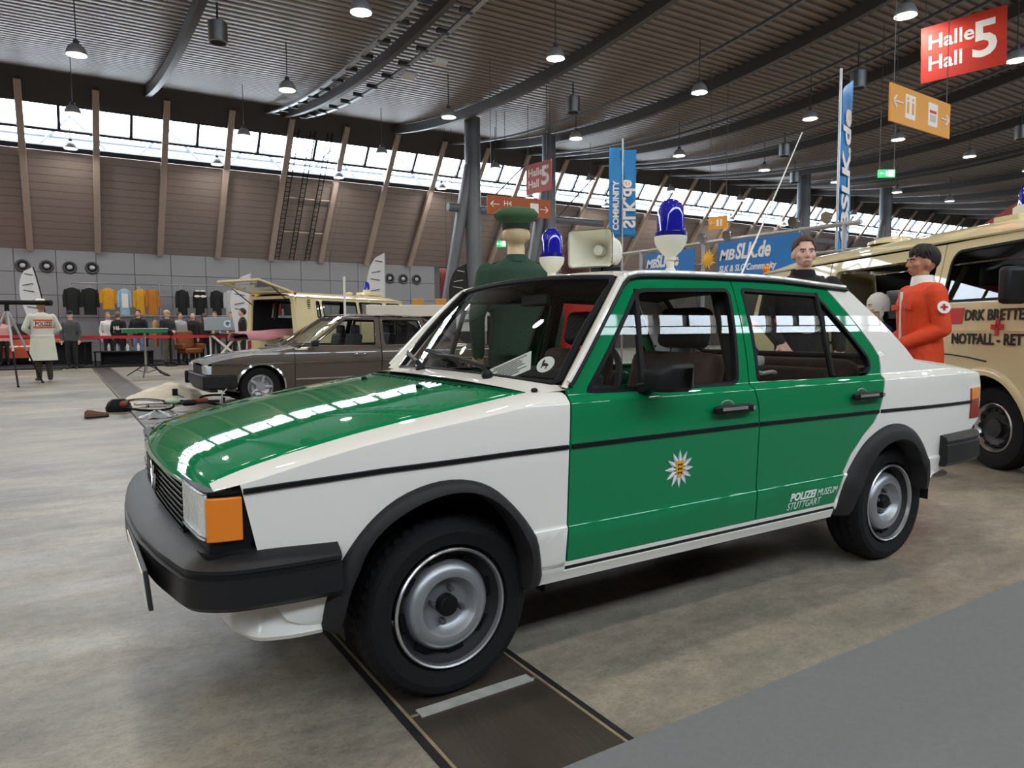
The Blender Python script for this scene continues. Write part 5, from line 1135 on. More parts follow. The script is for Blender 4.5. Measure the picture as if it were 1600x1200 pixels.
# ---------------------------------------------------------------- cream ambulance van at the right (right side towards us)
van = thing('ambulance_van', 'cream ambulance van with open side door and lettering at the right edge', 'van', (6.02, -.22, 0), math.radians(63.1))
def WV(z): return float(np.interp(z, [.25,.40,.60,1.0,1.3,1.88], [.84,.89,.915,.925,.91,.80]))
def sp(s, off=0.0): return sfn(WV, s, 0, off)
ZV = list(np.arange(.3, 1.9, .09))
CW = round_poly([(.475,1.335),(.455,1.70),(.39,1.775),(-.42,1.79),(-.80,1.36),(-.76,1.335)], .05); AX, AZ, AR = -.07, .33, .44
for s in (1, -1):
    cab = [(.545,.40),(.545,1.84),(-.45,1.86),(-.98,1.28),(-1.02,.55),(-.98,.36)]+arch_pts(AX, AZ, AR, PI-.06, .1)
    c_ = panel('cab_side', cab, [CW], sp(s), CREAMP, van, zs=ZV); seal_glass(c_, CW, sp(s, .003), sp(s, -.012))
    MB().loft([[(x, s*(WV(z)+o), z) for (x, z), o in ((p_, -.004), (q_, .018), (q2, .014), (q2, -.07))] for p_, q_, q2 in zip(arch_pts(AX, AZ, AR+.05, PI+.05, -.05, 26), arch_pts(AX, AZ, AR+.015, PI+.05, -.05, 26), arch_pts(AX, AZ, AR-.02, PI+.05, -.05, 26))], closed=False).build('arch_lip', CREAMP, c_, smooth=50)
    MB().tube([(x, s*(WV(z)+.001), z) for x, z in ((.54, .905), (.30, .90), (.10, .885), (-.10, .86))], .006, 6).build('door_seam', TRIMB, c_)
    if s == 1:
        fr = panel('door_frame', [(.56,.36),(2.40,.36),(2.40,1.84),(.56,1.84)], [round_poly([(.63,.52),(2.30,.52),(2.30,1.74),(.63,1.74)], .08)], sp(s), CREAMP, van, zs=ZV, depth=.06)
    else: panel('side_wall', [(.56,.36),(2.40,.36),(2.40,1.84),(.56,1.84)], [round_poly([(.95,1.10),(2.05,1.10),(2.05,1.62),(.95,1.62)], .07)], sp(s), CREAMP, van, zs=ZV, depth=.03); seal_glass(van, round_poly([(.95,1.10),(2.05,1.10),(2.05,1.62),(.95,1.62)], .07), sp(s, .003), sp(s, -.012), PALEGL)
    RW_ = round_poly([(2.52,1.34),(3.10,1.34),(3.10,1.72),(2.52,1.72)], .06) if s > 0 else round_poly([(2.9,1.22),(4.05,1.22),(4.02,1.64),(2.9,1.64)], .06)
    q = panel('rear_side', [(2.42,.36),(2.95,.36)]+arch_pts(3.25, .33, .40, PI, 0)+[(3.7,.36),(4.22,.40),(4.25,1.2),(4.17,1.84),(2.42,1.84)], [RW_], sp(s), CREAMP, van, zs=ZV); seal_glass(q, RW_, sp(s, .003), sp(s, -.012), PALEGL)
    lh_ = [round_poly([(.63,.52),(2.30,.52),(2.30,1.74),(.63,1.74)], .08)] if s == 1 else [round_poly([(.95,1.10),(2.05,1.10),(2.05,1.62),(.95,1.62)], .07)]
    panel('inner_lining', [(.56,.45),(4.15,.45),(4.18,1.2),(4.1,1.83),(.56,1.83)], lh_+[RW_], sp(s, -.055), INTER, van, depth=0, zs=[.6, 1.0, 1.3])
    MB().tube([(-.45, s*.815, 1.865), (1.5, s*.812, 1.872), (4.15, s*.812, 1.862)], .016, 6).build('gutter', CREAMP, van)
    for x in (AX, 3.25):
        wheel2(van, x, s*.82, .33, .195, s, mat('van_wheel_black', '1C1C1E', .5)); P_ = arch_pts(x, .33, .42, PI+.1, -.1, 18); MB().loft([[(a, s*.86, b) for a, b in P_], [(a, s*.45, b) for a, b in P_]], closed=False).build('wheel_housing', INTER, van, smooth=50)
xs_v = np.linspace(-.45, 4.15, 22)
MB().loft([[(x, .81*v, 1.86+(.20-.05*max(0, -x)*0)*(1-abs(v)**2.6)*min(1, .55+.45*(x+.45)/.5)*min(1, .6+.4*(4.15-x)/.4)) for v in np.linspace(-1, 1, 19)] for x in xs_v], closed=False).build('roof', CREAMP, van, smooth=60)
MB().loft([[(x, y, z) for y in np.linspace(-w_, w_, 9)] for x, z, w_ in ((-.45, 1.87, .78), (-.47, 1.85, .80))], closed=False).build('roof_lip', CREAMP, van)
MB().loft([[(x-.05*(1-(y/.8)**2), y, z) for y in np.linspace(-w_, w_, 11)] for x, z, w_ in ((-.46, 1.85, .79), (-.98, 1.28, .88))], closed=False).build('windscreen', DGL, van, smooth=60)
MB().loft([[(x-.06*(1-(y/.9)**2), y, z) for y in np.linspace(-w_, w_, 11)] for x, z, w_ in ((-.98, 1.28, .90), (-1.04, .9, .92), (-1.03, .5, .90), (-.98, .34, .88))], closed=False).build('front_panel', CREAMP, van, smooth=60)
MB().box((-1.08, 0, .42), (.16, 1.84, .16)).build('front_bumper', BLACK_PL, van, bevel=.03)
MB().box((-1.085, 0, .86), (.03, 1.1, .16)).build('grille', TRIMB, van, bevel=.01)
for s in (-1, 1): MB().lathe([(.10, 0), (.10, .03), (.07, .045)], 20, M=T(-1.045, s*.68, .86) @ Matrix.Rotation(-PI/2, 4, 'Y')).build('headlamp', HLGL, van); MB().box((-1.03, s*.80, .66), (.04, .16, .07)).build('turn_lamp', AMBER, van, bevel=.01)
MB().loft([[(x+.03*(1-(y/.9)**2), y, z) for y in np.linspace(-w_, w_, 9)] for x, z, w_ in ((4.17, 1.86, .80), (4.26, 1.25, .905), (4.26, .6, .91), (4.22, .38, .88))], closed=False).build('tail_panel', CREAMP, van, smooth=60)
MB().box((1.6, 0, .42), (5.1, 1.6, .10)).build('cabin_floor', INTER, van, smooth=0); MB().box((1.6, 0, .30), (3.2, 1.3, .12)).build('underbody', INTER, van, smooth=0)
MB().box((1.6, 0, 1.86), (4.0, 1.5, .02)).build('headlining', INTER, van, smooth=0)
for y in (-.42, .42):
    MB().box((.10, y, .86), (.50, .50, .18)).build('cab_seat', mat('seat_red', '6A2420', .8), van, bevel=.04); MB().box((.38, y, 1.18), (.14, .50, .60), R=Matrix.Rotation(.15, 4, 'Y')).build('cab_backrest', mat('seat_red', '6A2420', .8), van, bevel=.05); MB().box((.44, y, 1.56), (.10, .30, .20)).build('headrest', INTER, van, bevel=.04)
MB().box((1.30, .55, .60), (.55, .5, .30)).build('bench', INTER, van, smooth=0, bevel=.02)
RB = mat('red_band', 'C4231C', .5)
panel('red_band', [(.19,1.155),(.53,1.155),(.53,1.285),(.17,1.285)], [], sp(1, .004), RB, van, depth=.003); panel('red_band', [(2.42,1.155),(4.22,1.155),(4.22,1.285),(2.42,1.285)], [], sp(1, .004), RB, van, depth=.003); panel('white_band', [(2.42,1.29),(4.22,1.29),(4.22,1.34),(2.42,1.34)], [], sp(1, .004), WHITE_PL, van, depth=.003)
tv = lambda x, z: basis((x, WV(z)+.006, z), (-1, 0, 0), (0, WV(z+.05)-WV(z-.05), .10))
text_mesh('van_lettering', 'DRK BRETTEN', .118, LION, van, tv(.165, 1.185), bold=.003, sx=.92); text_mesh('van_lettering', 'NOTFALL - RETTUNG', .118, LION, van, tv(.295, .995), bold=.003, sx=.92)
for d_ in ((.13, .038), (.038, .13)): MB().box((0, 0, .003), (d_[0], d_[1], .004), M=tv(-.20, 1.13)).build('red_cross', RB, van, smooth=0)
panel('side_crease', [(-.95,1.095),(.54,1.095),(.54,1.105),(-.95,1.105)], [], sp(1, .004), CREAMP, van, depth=.004)
MB().box((.47, .95, 1.12), (.16, .03, .035)).build('door_handle', TRIMB, van, bevel=.008)
mr = MB().box((-.50, 1.06, 1.43), (.10, .19, .27)).build('door_mirror', BLACK_PL, van, bevel=.035, seg=3); MB().tube([(-.52, .90, 1.36), (-.50, 1.0, 1.40)], .014, 6).build('mirror_arm', TRIMB, mr)
MB().lathe([(.26, 0), (.25, .03), (.16, .07), (.02, .08)], 24, M=T(2.17, .25, 2.03)).build('roof_vent', CREAMP, van)
bc = empty('blue_beacon', (.30, .30, 2.05), parent=van); MB().lathe([(.10, 0), (.10, .07), (.07, .09)], 20).build('base', CREAM_EQ, bc); MB().lathe([(.065, .09), (.062, .20), (.04, .24), (.01, .25)], 20).build('dome', BLUEL, bc)
MB().box((.32, .30, 2.03), (.28, .34, .05)).build('beacon_plinth', CREAMP, van, smooth=0, bevel=.01)
ml = MB().ell((4.12, .80, 1.92), (.05, .05, .06)).build('marker_lamp', AMBER, van); MB().tube([(4.12, .80, 1.83), (4.12, .80, 1.88)], .02, 8).build('lamp_foot', TRIMB, ml)

# ---------------------------------------------------------------- cream bus with raised tailgate, left of centre
bus = thing('rescue_bus', 'cream rescue bus with raised tailgate and blue beacon behind the brown saloon', 'van', (3.76, 14.4, 0), math.atan2(.468, .883))
def WB(z): return float(np.interp(z, [.25,.45,.70,1.15,1.40,1.92], [.78,.83,.86,.86,.84,.74]))
def bp_(s, off=0.0): return sfn(WB, s, .86, off)
wins = [round_poly(w_, .05) for w_ in ([(.70,1.42),(.84,1.42),(.84,1.84),(.72,1.84)], [(.92,1.42),(2.16,1.42),(2.16,1.85),(.92,1.85)], [(2.26,1.42),(3.20,1.42),(3.20,1.85),(2.26,1.85)], [(3.36,1.42),(4.14,1.42),(3.92,1.85),(3.36,1.85)])]
for s in (-1, 1):
    sd = panel('side_panel', [(.02,.36),(.55,.36)]+arch_pts(.95, .33, .38, PI, 0)+[(1.4,.36),(2.9,.36)]+arch_pts(3.35, .33, .38, PI, 0)+[(3.8,.36),(4.25,.45),(4.32,1.15),(4.05,1.92),(.10,1.92),(.0,1.2)], wins, bp_(s), CREAMP, bus, zs=list(np.arange(.4, 1.9, .12)))
    panel('inner_lining', [(.06,.5),(4.15,.5),(4.2,1.15),(4.0,1.88),(.12,1.88),(.05,1.2)], wins, bp_(s, -.045), INTER, bus, depth=0, zs=[.7, 1.15, 1.4])
    for w_ in wins: seal_glass(sd, w_, bp_(s, .004), bp_(s, -.012), PALEGL, .03)
    for k in range(8): MB().box((.47, .86+s*(WB(1.7)+.001), 1.50+k*.05), (.085, .02, .022)).build('air_louvre', TRIMB, sd, smooth=0)
    MB().tube([(.10, .86+s*.755, 1.92), (4.05, .86+s*.755, 1.92)], .014, 6).build('gutter', CREAMP, bus)
    for x in (.95, 3.35): wheel2(bus, x, .86+s*.76, .33, .19, s, RIMS)
    for x, s2 in ((2.21, 0), (3.28, 0)): MB().box((x, .86+s*(WB(1.1)+.001), 1.1), (.012, .004, 1.3)).build('door_seam', TRIMB, sd, smooth=0)
    MB().box((-.02, .86+s*.78, .78), (.04, .10, .22)).build('tail_lamp', REDL, bus, bevel=.015); MB().ell((.10, .86+s*.72, 2.0), (.035, .035, .045)).build('marker_lamp', REDL, bus)
MB().loft([[(x, .86+.75*v, 1.92+.15*(1-abs(v)**2.4)*min(1, .5+x/.6)*min(1, .5+(4.1-x)/.6)) for v in np.linspace(-1, 1, 15)] for x in np.linspace(.06, 4.08, 14)], closed=False).build('roof', CREAMP, bus, smooth=60)
MB().loft([[(x+.06*(1-(v)**2), .86+w_*v, z) for v in np.linspace(-1, 1, 9)] for x, z, w_ in ((4.06, 1.92, .74), (4.30, 1.25, .85))], closed=False).build('windscreen', PALEGL, bus, smooth=60); MB().loft([[(x+.08*(1-(v)**2), .86+w_*v, z) for v in np.linspace(-1, 1, 9)] for x, z, w_ in ((4.30, 1.25, .85), (4.34, .8, .86), (4.28, .38, .80))], closed=False).build('front_panel', CREAMP, bus, smooth=60)
rf = panel('rear_panel', [(.02,.40),(1.70,.40),(1.74,1.15),(1.62,1.95),(.10,1.95),(-.02,1.15)], [round_poly([(.12,1.0),(1.60,1.0),(1.52,1.88),(.20,1.88)], .06)], lambda a, b: (Vector((0, a, b)), Vector((-1, 0, 0))), CREAMP, bus, depth=.05)
MB().box((2.1, .86, .45), (4.1, 1.5, .10)).build('cabin_floor', INTER, bus, smooth=0); MB().box((1.1, .86, .86), (2.1, 1.5, .06)).build('load_floor', INTER, bus, smooth=0)
MB().box((2.4, .86, 1.05), (.06, 1.3, .6)).build('bulkhead', INTER, bus, smooth=0); MB().box((3.2, .45, 1.15), (.12, .45, .7)).build('front_seat', INTER, bus, bevel=.04); MB().box((3.2, 1.27, 1.15), (.12, .45, .7)).build('front_seat', INTER, bus, bevel=.04)
MB().box((2.05, .86, 1.88), (3.8, 1.30, .02)).build('headlining', INTER, bus, smooth=0)
tg = empty('tailgate', (.05, .86, 2.03), parent=bus); tg.rotation_euler = (0, math.radians(14), 0)
for nm, c, d, mt_ in (('gate_frame', (-.06, 0, 0), (.12, 1.42, .05), CREAMP), ('gate_frame', (-.98, 0, 0), (.10, 1.42, .05), CREAMP), ('gate_frame', (-.52, -.66, 0), (.9, .10, .05), CREAMP), ('gate_frame', (-.52, .66, 0), (.9, .10, .05), CREAMP), ('gate_glass', (-.52, 0, 0), (.84, 1.24, .008), PALEGL)): MB().box(c, d).build(nm, mt_, tg, smooth=0, bevel=.01)
for y in (.18, 1.54): MB().tube([(.03, y, 1.75), (-.55, y, 2.13)], .012, 6).build('gas_strut', TRIMB, bus)
pb_ = MB().box((-.035, .78, .74), (.015, .56, .125)).build('number_plate', mat('plate_white', 'E6E6E2', .5), bus, smooth=0, bevel=.004); MB().box((-.045, 1.03, .74), (.006, .05, .12)).build('plate_blue_field', mat('plate_blue', '1B4FA8', .5), pb_, smooth=0); text_mesh('plate_lettering', 'KA TT 2243', .105, LION, pb_, basis((-.046, 1.0, .703), (0, -1, 0), (0, 0, 1)), bold=.002, sx=.82)
MB().box((-.06, .86, .50), (.14, 1.70, .14)).build('rear_bumper', mat('bumper_white', 'DAD8D0', .5), bus, bevel=.03)
for nm, x in (('roof_stand', 3.55),): MB().box((x, .86, 2.12), (.55, .50, .10)).build(nm, CREAMP, bus, bevel=.02)
bc = empty('blue_beacon', (3.45, .86, 2.17), parent=bus); MB().lathe([(.11, 0), (.11, .06), (.08, .08)], 18).build('base', CREAM_EQ, bc); MB().lathe([(.085, .08), (.08, .24), (.05, .29), (.01, .30)], 18).build('dome', BLUEL, bc)
for x in (2.4, 2.9): MB().ell((x, .55, 2.08), (.10, .10, .05)).build('roof_vent', CREAMP, bus)
# stretcher sliding out of the back, blanket on it
st_ = empty('stretcher', (3.76, 14.4, 0), math.atan2(.468, .883)); tag(st_, 'black stretcher pushed out of the open rear of the cream bus', 'stretcher')
MB().box((.05, .82, .955), (1.9, .58, .05)).build('stretcher_bed', TRIMB, st_, bevel=.02)
for y in (.52, 1.12): MB().tube([(-.98, y, .98), (1.0, y, .98)], .02, 8).build('stretcher_rail', STEEL, st_)
for x in (-.7, -.2):
    for y in (.55, 1.09): MB().tube([(x, y, .94), (x+.25, y, .91)], .014, 6).build('folded_leg', STEEL, st_)
PINK = mat('pink_blanket', 'C48A92', .9, var=(8, .12), bump=(25, .5))
rows = [[(x, .82+.36*v, .99+.075*(1-abs(v)**3)+.02*math.sin(x*7+v*4)+.09*(x+1)/2-.10*max(0, abs(v)-.86)/.14) for v in np.linspace(-1, 1, 19)] for x in np.linspace(-1.02, .95, 30)]
m = MB(); m.add([p for r in rows for p in r], [(i*19+j, i*19+j+1, (i+1)*19+j+1, (i+1)*19+j) for i in range(29) for j in range(18)]); o = m.build('blanket', PINK, smooth=70); so = o.modifiers.new('t', 'SOLIDIFY'); so.thickness = .02; so.offset = 1
o.location = (3.76, 14.4, 0); o.rotation_euler.z = math.atan2(.468, .883); tag(o, 'pink blanket spread over the stretcher behind the cream bus', 'blanket')

# ---------------------------------------------------------------- brown saloon behind the police car (left side towards us, front to the left)
sed = thing('brown_saloon', 'brown metallic saloon car parked beyond the green bonnet', 'car', (1.5, 9.05, 0))
def WS(z): return float(np.interp(z, [.22,.40,.60,.72,.84,.88,1.34], [.80,.84,.86,.855,.83,.80,.60]))
def ss(s, off=0.0): return sfn(WS, s, 0, off)
FW = round_poly([(.78,.90),(1.80,.885),(1.86,1.30),(1.36,1.31)], .03); RWn = round_poly([(1.96,.885),(2.74,.89),(2.62,1.29),(1.97,1.30)], .03); QW = round_poly([(2.84,.89),(3.20,.93),(2.80,1.26),(2.74,1.27)], .03)
ZS_ = list(np.arange(.3, 1.3, .07))
for s in (-1, 1):
    panel('front_wing', [(-.69,.42),(-.66,.30),(-.36,.25)]+arch_pts(0, .29, .345, PI, 0)+[(.35,.22),(.49,.22),(.49,.80),(.545,.862),(.10,.812),(-.40,.742),(-.68,.68)], [], ss(s), BROWNP, sed, zs=ZS_)
    fd = panel('front_door', [(.497,.22),(1.86,.22),(1.88,.86),(1.93,1.335),(1.36,1.345),(.72,.905),(.553,.862),(.497,.80)], [FW], ss(s), BROWNP, sed, zs=ZS_); seal_glass(fd, FW, ss(s, .003), ss(s, -.012), PALEGL, .016)
    rd = panel('rear_door', [(1.875,.22),(2.55,.22),(2.66,.50),(2.80,.62),(2.82,.86),(2.70,1.325),(1.945,1.335),(1.895,.86)], [RWn], ss(s), BROWNP, sed, zs=ZS_); seal_glass(rd, RWn, ss(s, .003), ss(s, -.012), PALEGL, .016)
    q = panel('rear_quarter', [(2.56,.22)]+arch_pts(2.98, .29, .345, PI+.1, 0)+[(3.4,.25),(3.85,.35),(3.92,.60),(3.88,.86),(3.40,.91),(2.98,1.22),(2.72,1.33),(2.83,.86),(2.81,.62),(2.67,.50)], [QW], ss(s), BROWNP, sed, zs=ZS_); seal_glass(q, QW, ss(s, .003), ss(s, -.012), PALEGL, .016)
    for a, b, z in ((-.66, .49, .65), (.50, 1.87, .65), (1.89, 2.8, .65), (2.83, 3.9, .65)): MB().box(((a+b)/2, s*(WS(z)+.004), z), (b-a-.01, .012, .016)).build('side_chrome', CHROME, sed, smooth=0)
    MB().box((1.45, s*(WS(.40)+.004), .40), (1.9, .014, .025)).build('lower_trim', CHROME, sed, smooth=0)
    for hole in (FW, RWn): MB().tube([(x, s*(WS(z)+.006), z) for x, z in hole], .006, 6, closed=True).build('window_chrome', CHROME, sed)
    for x in (1.50, 2.62): MB().box((x, s*(WS(.75)+.02), .75), (.20, .02, .03)).build('door_handle', CHROME, sed, bevel=.008)
    MB().loft([[(x, s*(WS(z)+o), z) for (x, z), o in ((p_, 0), (q_, .014), (q_, -.05))] for p_, q_ in zip(arch_pts(0, .29, .37, PI, -.05, 22), arch_pts(0, .29, .34, PI, -.05, 22))], closed=False).build('arch_trim', CHROME, sed, smooth=50)
    for x in (0, 2.98):
        wheel2(sed, x, s*.78, .30, .185, s, RIMS, 'alloy'); P_ = arch_pts(x, .29, .35, PI+.1, -.1, 16); MB().loft([[(a, s*.82, b) for a, b in P_], [(a, s*.45, b) for a, b in P_]], closed=False).build('wheel_housing', INTER, sed, smooth=50)
    MB().box((.78, s*.93, .935), (.10, .14, .10)).build('door_mirror', BLACK_PL, sed, bevel=.025); MB().box((-.725, s*.62, .57), (.05, .36, .13)).build('headlamp', HLGL, sed, bevel=.012); MB().box((-.69, s*.825, .57), (.10, .05, .12)).build('indicator', mat('clear_lens', 'CFE0EA', .15, .2), sed, bevel=.01)
MB().loft([[(x, y, z+.03*(1-(y/.8)**2)) for y in np.linspace(-w_, w_, 13)] for x, z, w_ in ((-.74, .62, .78), (-.71, .66, .79), (-.62, .69, .80), (-.35, .75, .82), (.10, .815, .83), (.58, .865, .82))], closed=False).build('bonnet', BROWNP, sed, smooth=60)
MB().loft([[(x-.05*(1-(y/.8)**2), y, z) for y in np.linspace(-w_, w_, 9)] for x, z, w_ in ((.60, .885, .78), (1.36, 1.345, .58))], closed=False).build('windscreen', DGL, sed, smooth=60)
MB().loft([[(x, y, z+.04*(1-(y/.6)**2)) for y in np.linspace(-.60, .60, 11)] for x, z in ((1.34, 1.345), (1.6, 1.36), (2.2, 1.36), (2.74, 1.335))], closed=False).build('roof', BROWNP, sed, smooth=60)
MB().loft([[(x, y, z) for y in np.linspace(-w_, w_, 7)] for x, z, w_ in ((2.74, 1.345, .58), (3.42, .91, .74))], closed=False).build('rear_window', DGL, sed, smooth=60); MB().loft([[(x, y, z) for y in np.linspace(-w_, w_, 7)] for x, z, w_ in ((3.42, .915, .80), (3.88, .865, .80), (3.93, .6, .80), (3.86, .33, .80))], closed=False).build('boot', BROWNP, sed, smooth=30)
MB().loft([[(x, y, z) for y in np.linspace(-.78, .78, 7)] for x, z in ((-.74, .62), (-.735, .50))], closed=False).build('grille', TRIMB, sed)
MB().loft([[(x+.05*(abs(y)/.86)**3, y, z) for x, z in ((-.70, .50), (-.80, .49), (-.81, .36), (-.75, .26), (-.66, .26))] for y in np.linspace(-.86, .86, 13)], closed=True).build('front_bumper', BLACK_PL, sed, smooth=40)
for s in (-1, 1): MB().box((-.58, s*.855, .40), (.46, .05, .20)).build('bumper_side', BLACK_PL, sed, bevel=.02)
MB().box((1.6, 0, .26), (3.2, 1.3, .12)).build('underbody', INTER, sed, smooth=0); MB().box((.1, 0, .52), (1.2, 1.2, .36)).build('engine_bay', INTER, sed, smooth=0); MB().box((1.9, 0, .36), (2.4, 1.4, .06)).build('cabin_floor', INTER, sed, smooth=0); MB().box((.75, 0, .80), (.35, 1.4, .22)).build('dashboard', INTER, sed, bevel=.03)
for x in (1.55, 2.45):
    for y in (-.36, .36): MB().box((x, y, .78), (.14, .48, .60), R=Matrix.Rotation(.2, 4, 'Y')).build('backrest', INTER, sed, bevel=.04); MB().box((x+.07, y, 1.13), (.09, .26, .17)).build('headrest', INTER, sed, bevel=.03)
# ================================================================ props on the floor and around the stalls
# covered casualty dummy under a white sheet
SHEET = mat('white_sheet', 'D6CEBD', .9, var=(5, .08), bump=(12, .6))
def sheet_z(u, v):
    r = 1-min(1, abs(v))**2.2; base = .30*math.exp(-((u-.62)/.20)**2)+.20*math.exp(-((u-.30)/.22)**2)+.14*math.exp(-((u-.86)/.10)**2)
    return max(.006, base*r*.95+.012*math.sin(u*31+v*9)*r+.008*math.sin(v*23+u*7))
m = MB(); nu, nv = 44, 26; P = []
for i in range(nu):
    for j in range(nv):
        u, v = i/(nu-1), -1+2*j/(nv-1); wv = .40*math.sin(PI*min(1, max(0, .06+u*.9)))**.6+.03*math.sin(u*19); P.append((-.78+1.56*u, v*wv, sheet_z(u, v)))
m.add(P, [(i*nv+j, i*nv+j+1, (i+1)*nv+j+1, (i+1)*nv+j) for i in range(nu-1) for j in range(nv-1)]); o = m.build('sheet_covered_dummy', SHEET, smooth=80); so = o.modifiers.new('t', 'SOLIDIFY'); so.thickness = .006; so.offset = 1
o.location = (.34, 9.78, .0); o.rotation_euler.z = .50; tag(o, 'white sheet covering a lying figure on the floor in front of the brown saloon', 'covered figure')
# bicycle lying on its side
bk = thing('bicycle', 'old black bicycle lying on its side beside the white sheet', 'bicycle', (.55, 8.55, .03), .12); RUST = mat('rusty_red', '7A3A22', .6, .3)
for x, nm in ((-.52, 'wheel'), (.52, 'wheel')):
    w_ = empty(nm, (x, .10, .07), parent=bk); w_.rotation_euler = (.16, .06, 0); MB().tube([(.33*math.cos(a), .33*math.sin(a), 0) for a in np.linspace(0, 2*PI, 37)[:-1]], .017, 8, closed=True).build('tyre', TYRE, w_); MB().tube([(.31*math.cos(a), .31*math.sin(a), 0) for a in np.linspace(0, 2*PI, 37)[:-1]], .008, 6, closed=True).build('rim', STEEL, w_)
    for k in range(14): a = 2*PI*k/14; MB().tube([(0, 0, .02*(-1)**k), (.31*math.cos(a), .31*math.sin(a), 0)], .0016, 4).build('spoke', STEEL, w_)
    MB().lathe([(.02, -.04), (.02, .04)], 10).build('hub', STEEL, w_)
fr_ = [((-.52, .10), (-.10, -.38)), ((-.10, -.38), (.30, -.42)), ((-.05, .06), (.34, -.30)), ((-.05, .06), (-.12, -.48)), ((-.52, .10), (-.05, .06)), ((.52, .10), (.34, -.42)), ((.34, -.42), (.32, -.52))]
for a, b in fr_: MB().tube([(a[0], a[1], .09), (b[0], b[1], .10)], .015, 8).build('frame_tube', TRIMB, bk)
MB().box((-.13, -.53, .12), (.20, .10, .08)).build('saddle', BLACK_RUB, bk, bevel=.04); MB().tube([(.36, -.52, -.0), (.30, -.56, .08), (.30, -.55, .22), (.40, -.50, .30)], .012, 8).build('handlebar', STEEL, bk); MB().tube([(.38, -.51, .28), (.45, -.48, .33)], .018, 8).build('grip', BLACK_RUB, bk)
MB().lathe([(.09, -.004), (.09, .004)], 24, M=T(-.05, .06, .12)).build('chainring', STEEL, bk)
pd = MB().tube([(-.05, .06, .14), (-.16, .0, .20)], .010, 6).build('crank', STEEL, bk); MB().box((-.18, -.0, .235), (.07, .03, .10)).build('pedal', BLACK_RUB, pd, bevel=.006)
MB().box((-.58, -.25, .12), (.34, .16, .02)).build('luggage_rack', STEEL, bk, smooth=0); MB().ell((-.86, -.1, .12), (.05, .05, .045)).build('rear_lamp', RUST, bk); MB().box((.05, -.36, .13), (.22, .05, .05)).build('frame_pump', RUST, bk, bevel=.012); MB().ell((-.30, -.34, .14), (.10, .05, .04)).build('water_bottle', mat('bottle_green', '9DB8A0', .4), bk)
# single brown shoe, black helmet bag and plastic bag
sh = thing('shoe', 'single brown leather shoe lying on the floor left of the bicycle', 'shoe', (-.62, 8.25, 0), .3); LEA = mat('brown_leather', '5A3420', .55)
secs = [(-.14, .028, .05, .075), (-.11, .038, .05, .095), (-.05, .038, .05, .085), (0, .036, .045, .068), (.06, .046, .045, .055), (.11, .042, .042, .045), (.145, .020, .035, .035)]
MB().loft([[(x, w_*math.cos(a), .018+(h_ if math.sin(a) > 0 else 0)*max(0, math.sin(a))) for a in np.linspace(0, 2*PI, 17)[:-1]] for x, w_, q, h_ in secs]).build('upper', LEA, sh, smooth=60)
MB().loft([[(x, w_*1.12, 0), (x, w_*1.12, .02), (x, -w_*1.12, .02), (x, -w_*1.12, 0)] for x, w_, q, h_ in secs]).build('sole', TRIMB, sh)
m = MB().loft([ring(.0, .16, .11), ring(.06, .17, .12), ring(.13, .14, .10), ring(.18, .08, .06)]); o = m.build('bag', BLACK_RUB, smooth=60, bevel=.01); o.location = (-.32, 8.9, 0); tag(o, 'small black bag at the left end of the bicycle', 'bag')
m = MB(); P = [(.22*math.cos(a)*(1-k*.2)+.02*math.sin(a*5+k), .15*math.sin(a)*(1-k*.2)+.02*math.cos(a*4), .020*k+.010*math.sin(a*6+k*2)) for k in range(5) for a in np.linspace(0, 2*PI, 25)[:-1]]
m.add(P, [(k*24+j, k*24+(j+1) % 24, (k+1)*24+(j+1) % 24, (k+1)*24+j) for k in range(4) for j in range(24)]+[tuple(4*24+j for j in range(24))]); o = m.build('plastic_bag', mat('clear_plastic', 'B9BEC0', .25, trans=.5), smooth=80); o.location = (.05, 7.75, .012); tag(o, 'crumpled clear plastic bag in front of the bicycle', 'bag')
# tripod with long black tube
tp = thing('tripod', 'tripod carrying a long black tube at the far left edge', 'tripod', (-1.85, 15.5, 0))
apx = Vector((-.05, .35, 1.62)); MB().tube([apx+Vector((0, 0, -.05)), apx+Vector((0, 0, .10))], .045, 10).build('tripod_head', TRIMB, tp)
for f in ((.10, -.40, 0), (.50, .85, 0), (-.75, .55, 0)):
    f = Vector(f); md = apx*.45+f*.55; MB().tube([apx, md], .022, 8).build('upper_leg', ALU, tp); MB().tube([md, f+Vector((0, 0, .01))], .018, 8).build('lower_leg', TRIMB, tp); MB().ell(f+Vector((0, 0, .02)), (.03, .03, .02)).build('rubber_foot', BLACK_RUB, tp)
MB().tube([apx+Vector((-1.1, .60, .16)), apx+Vector((.70, -.42, .12))], [.055, .050], 14).build('long_tube', TRIMB, tp); MB().tube([apx+Vector((.70, -.42, .12)), apx+Vector((.80, -.475, .118))], .062, 14).build('tube_end_cap', BLACK_RUB, tp)
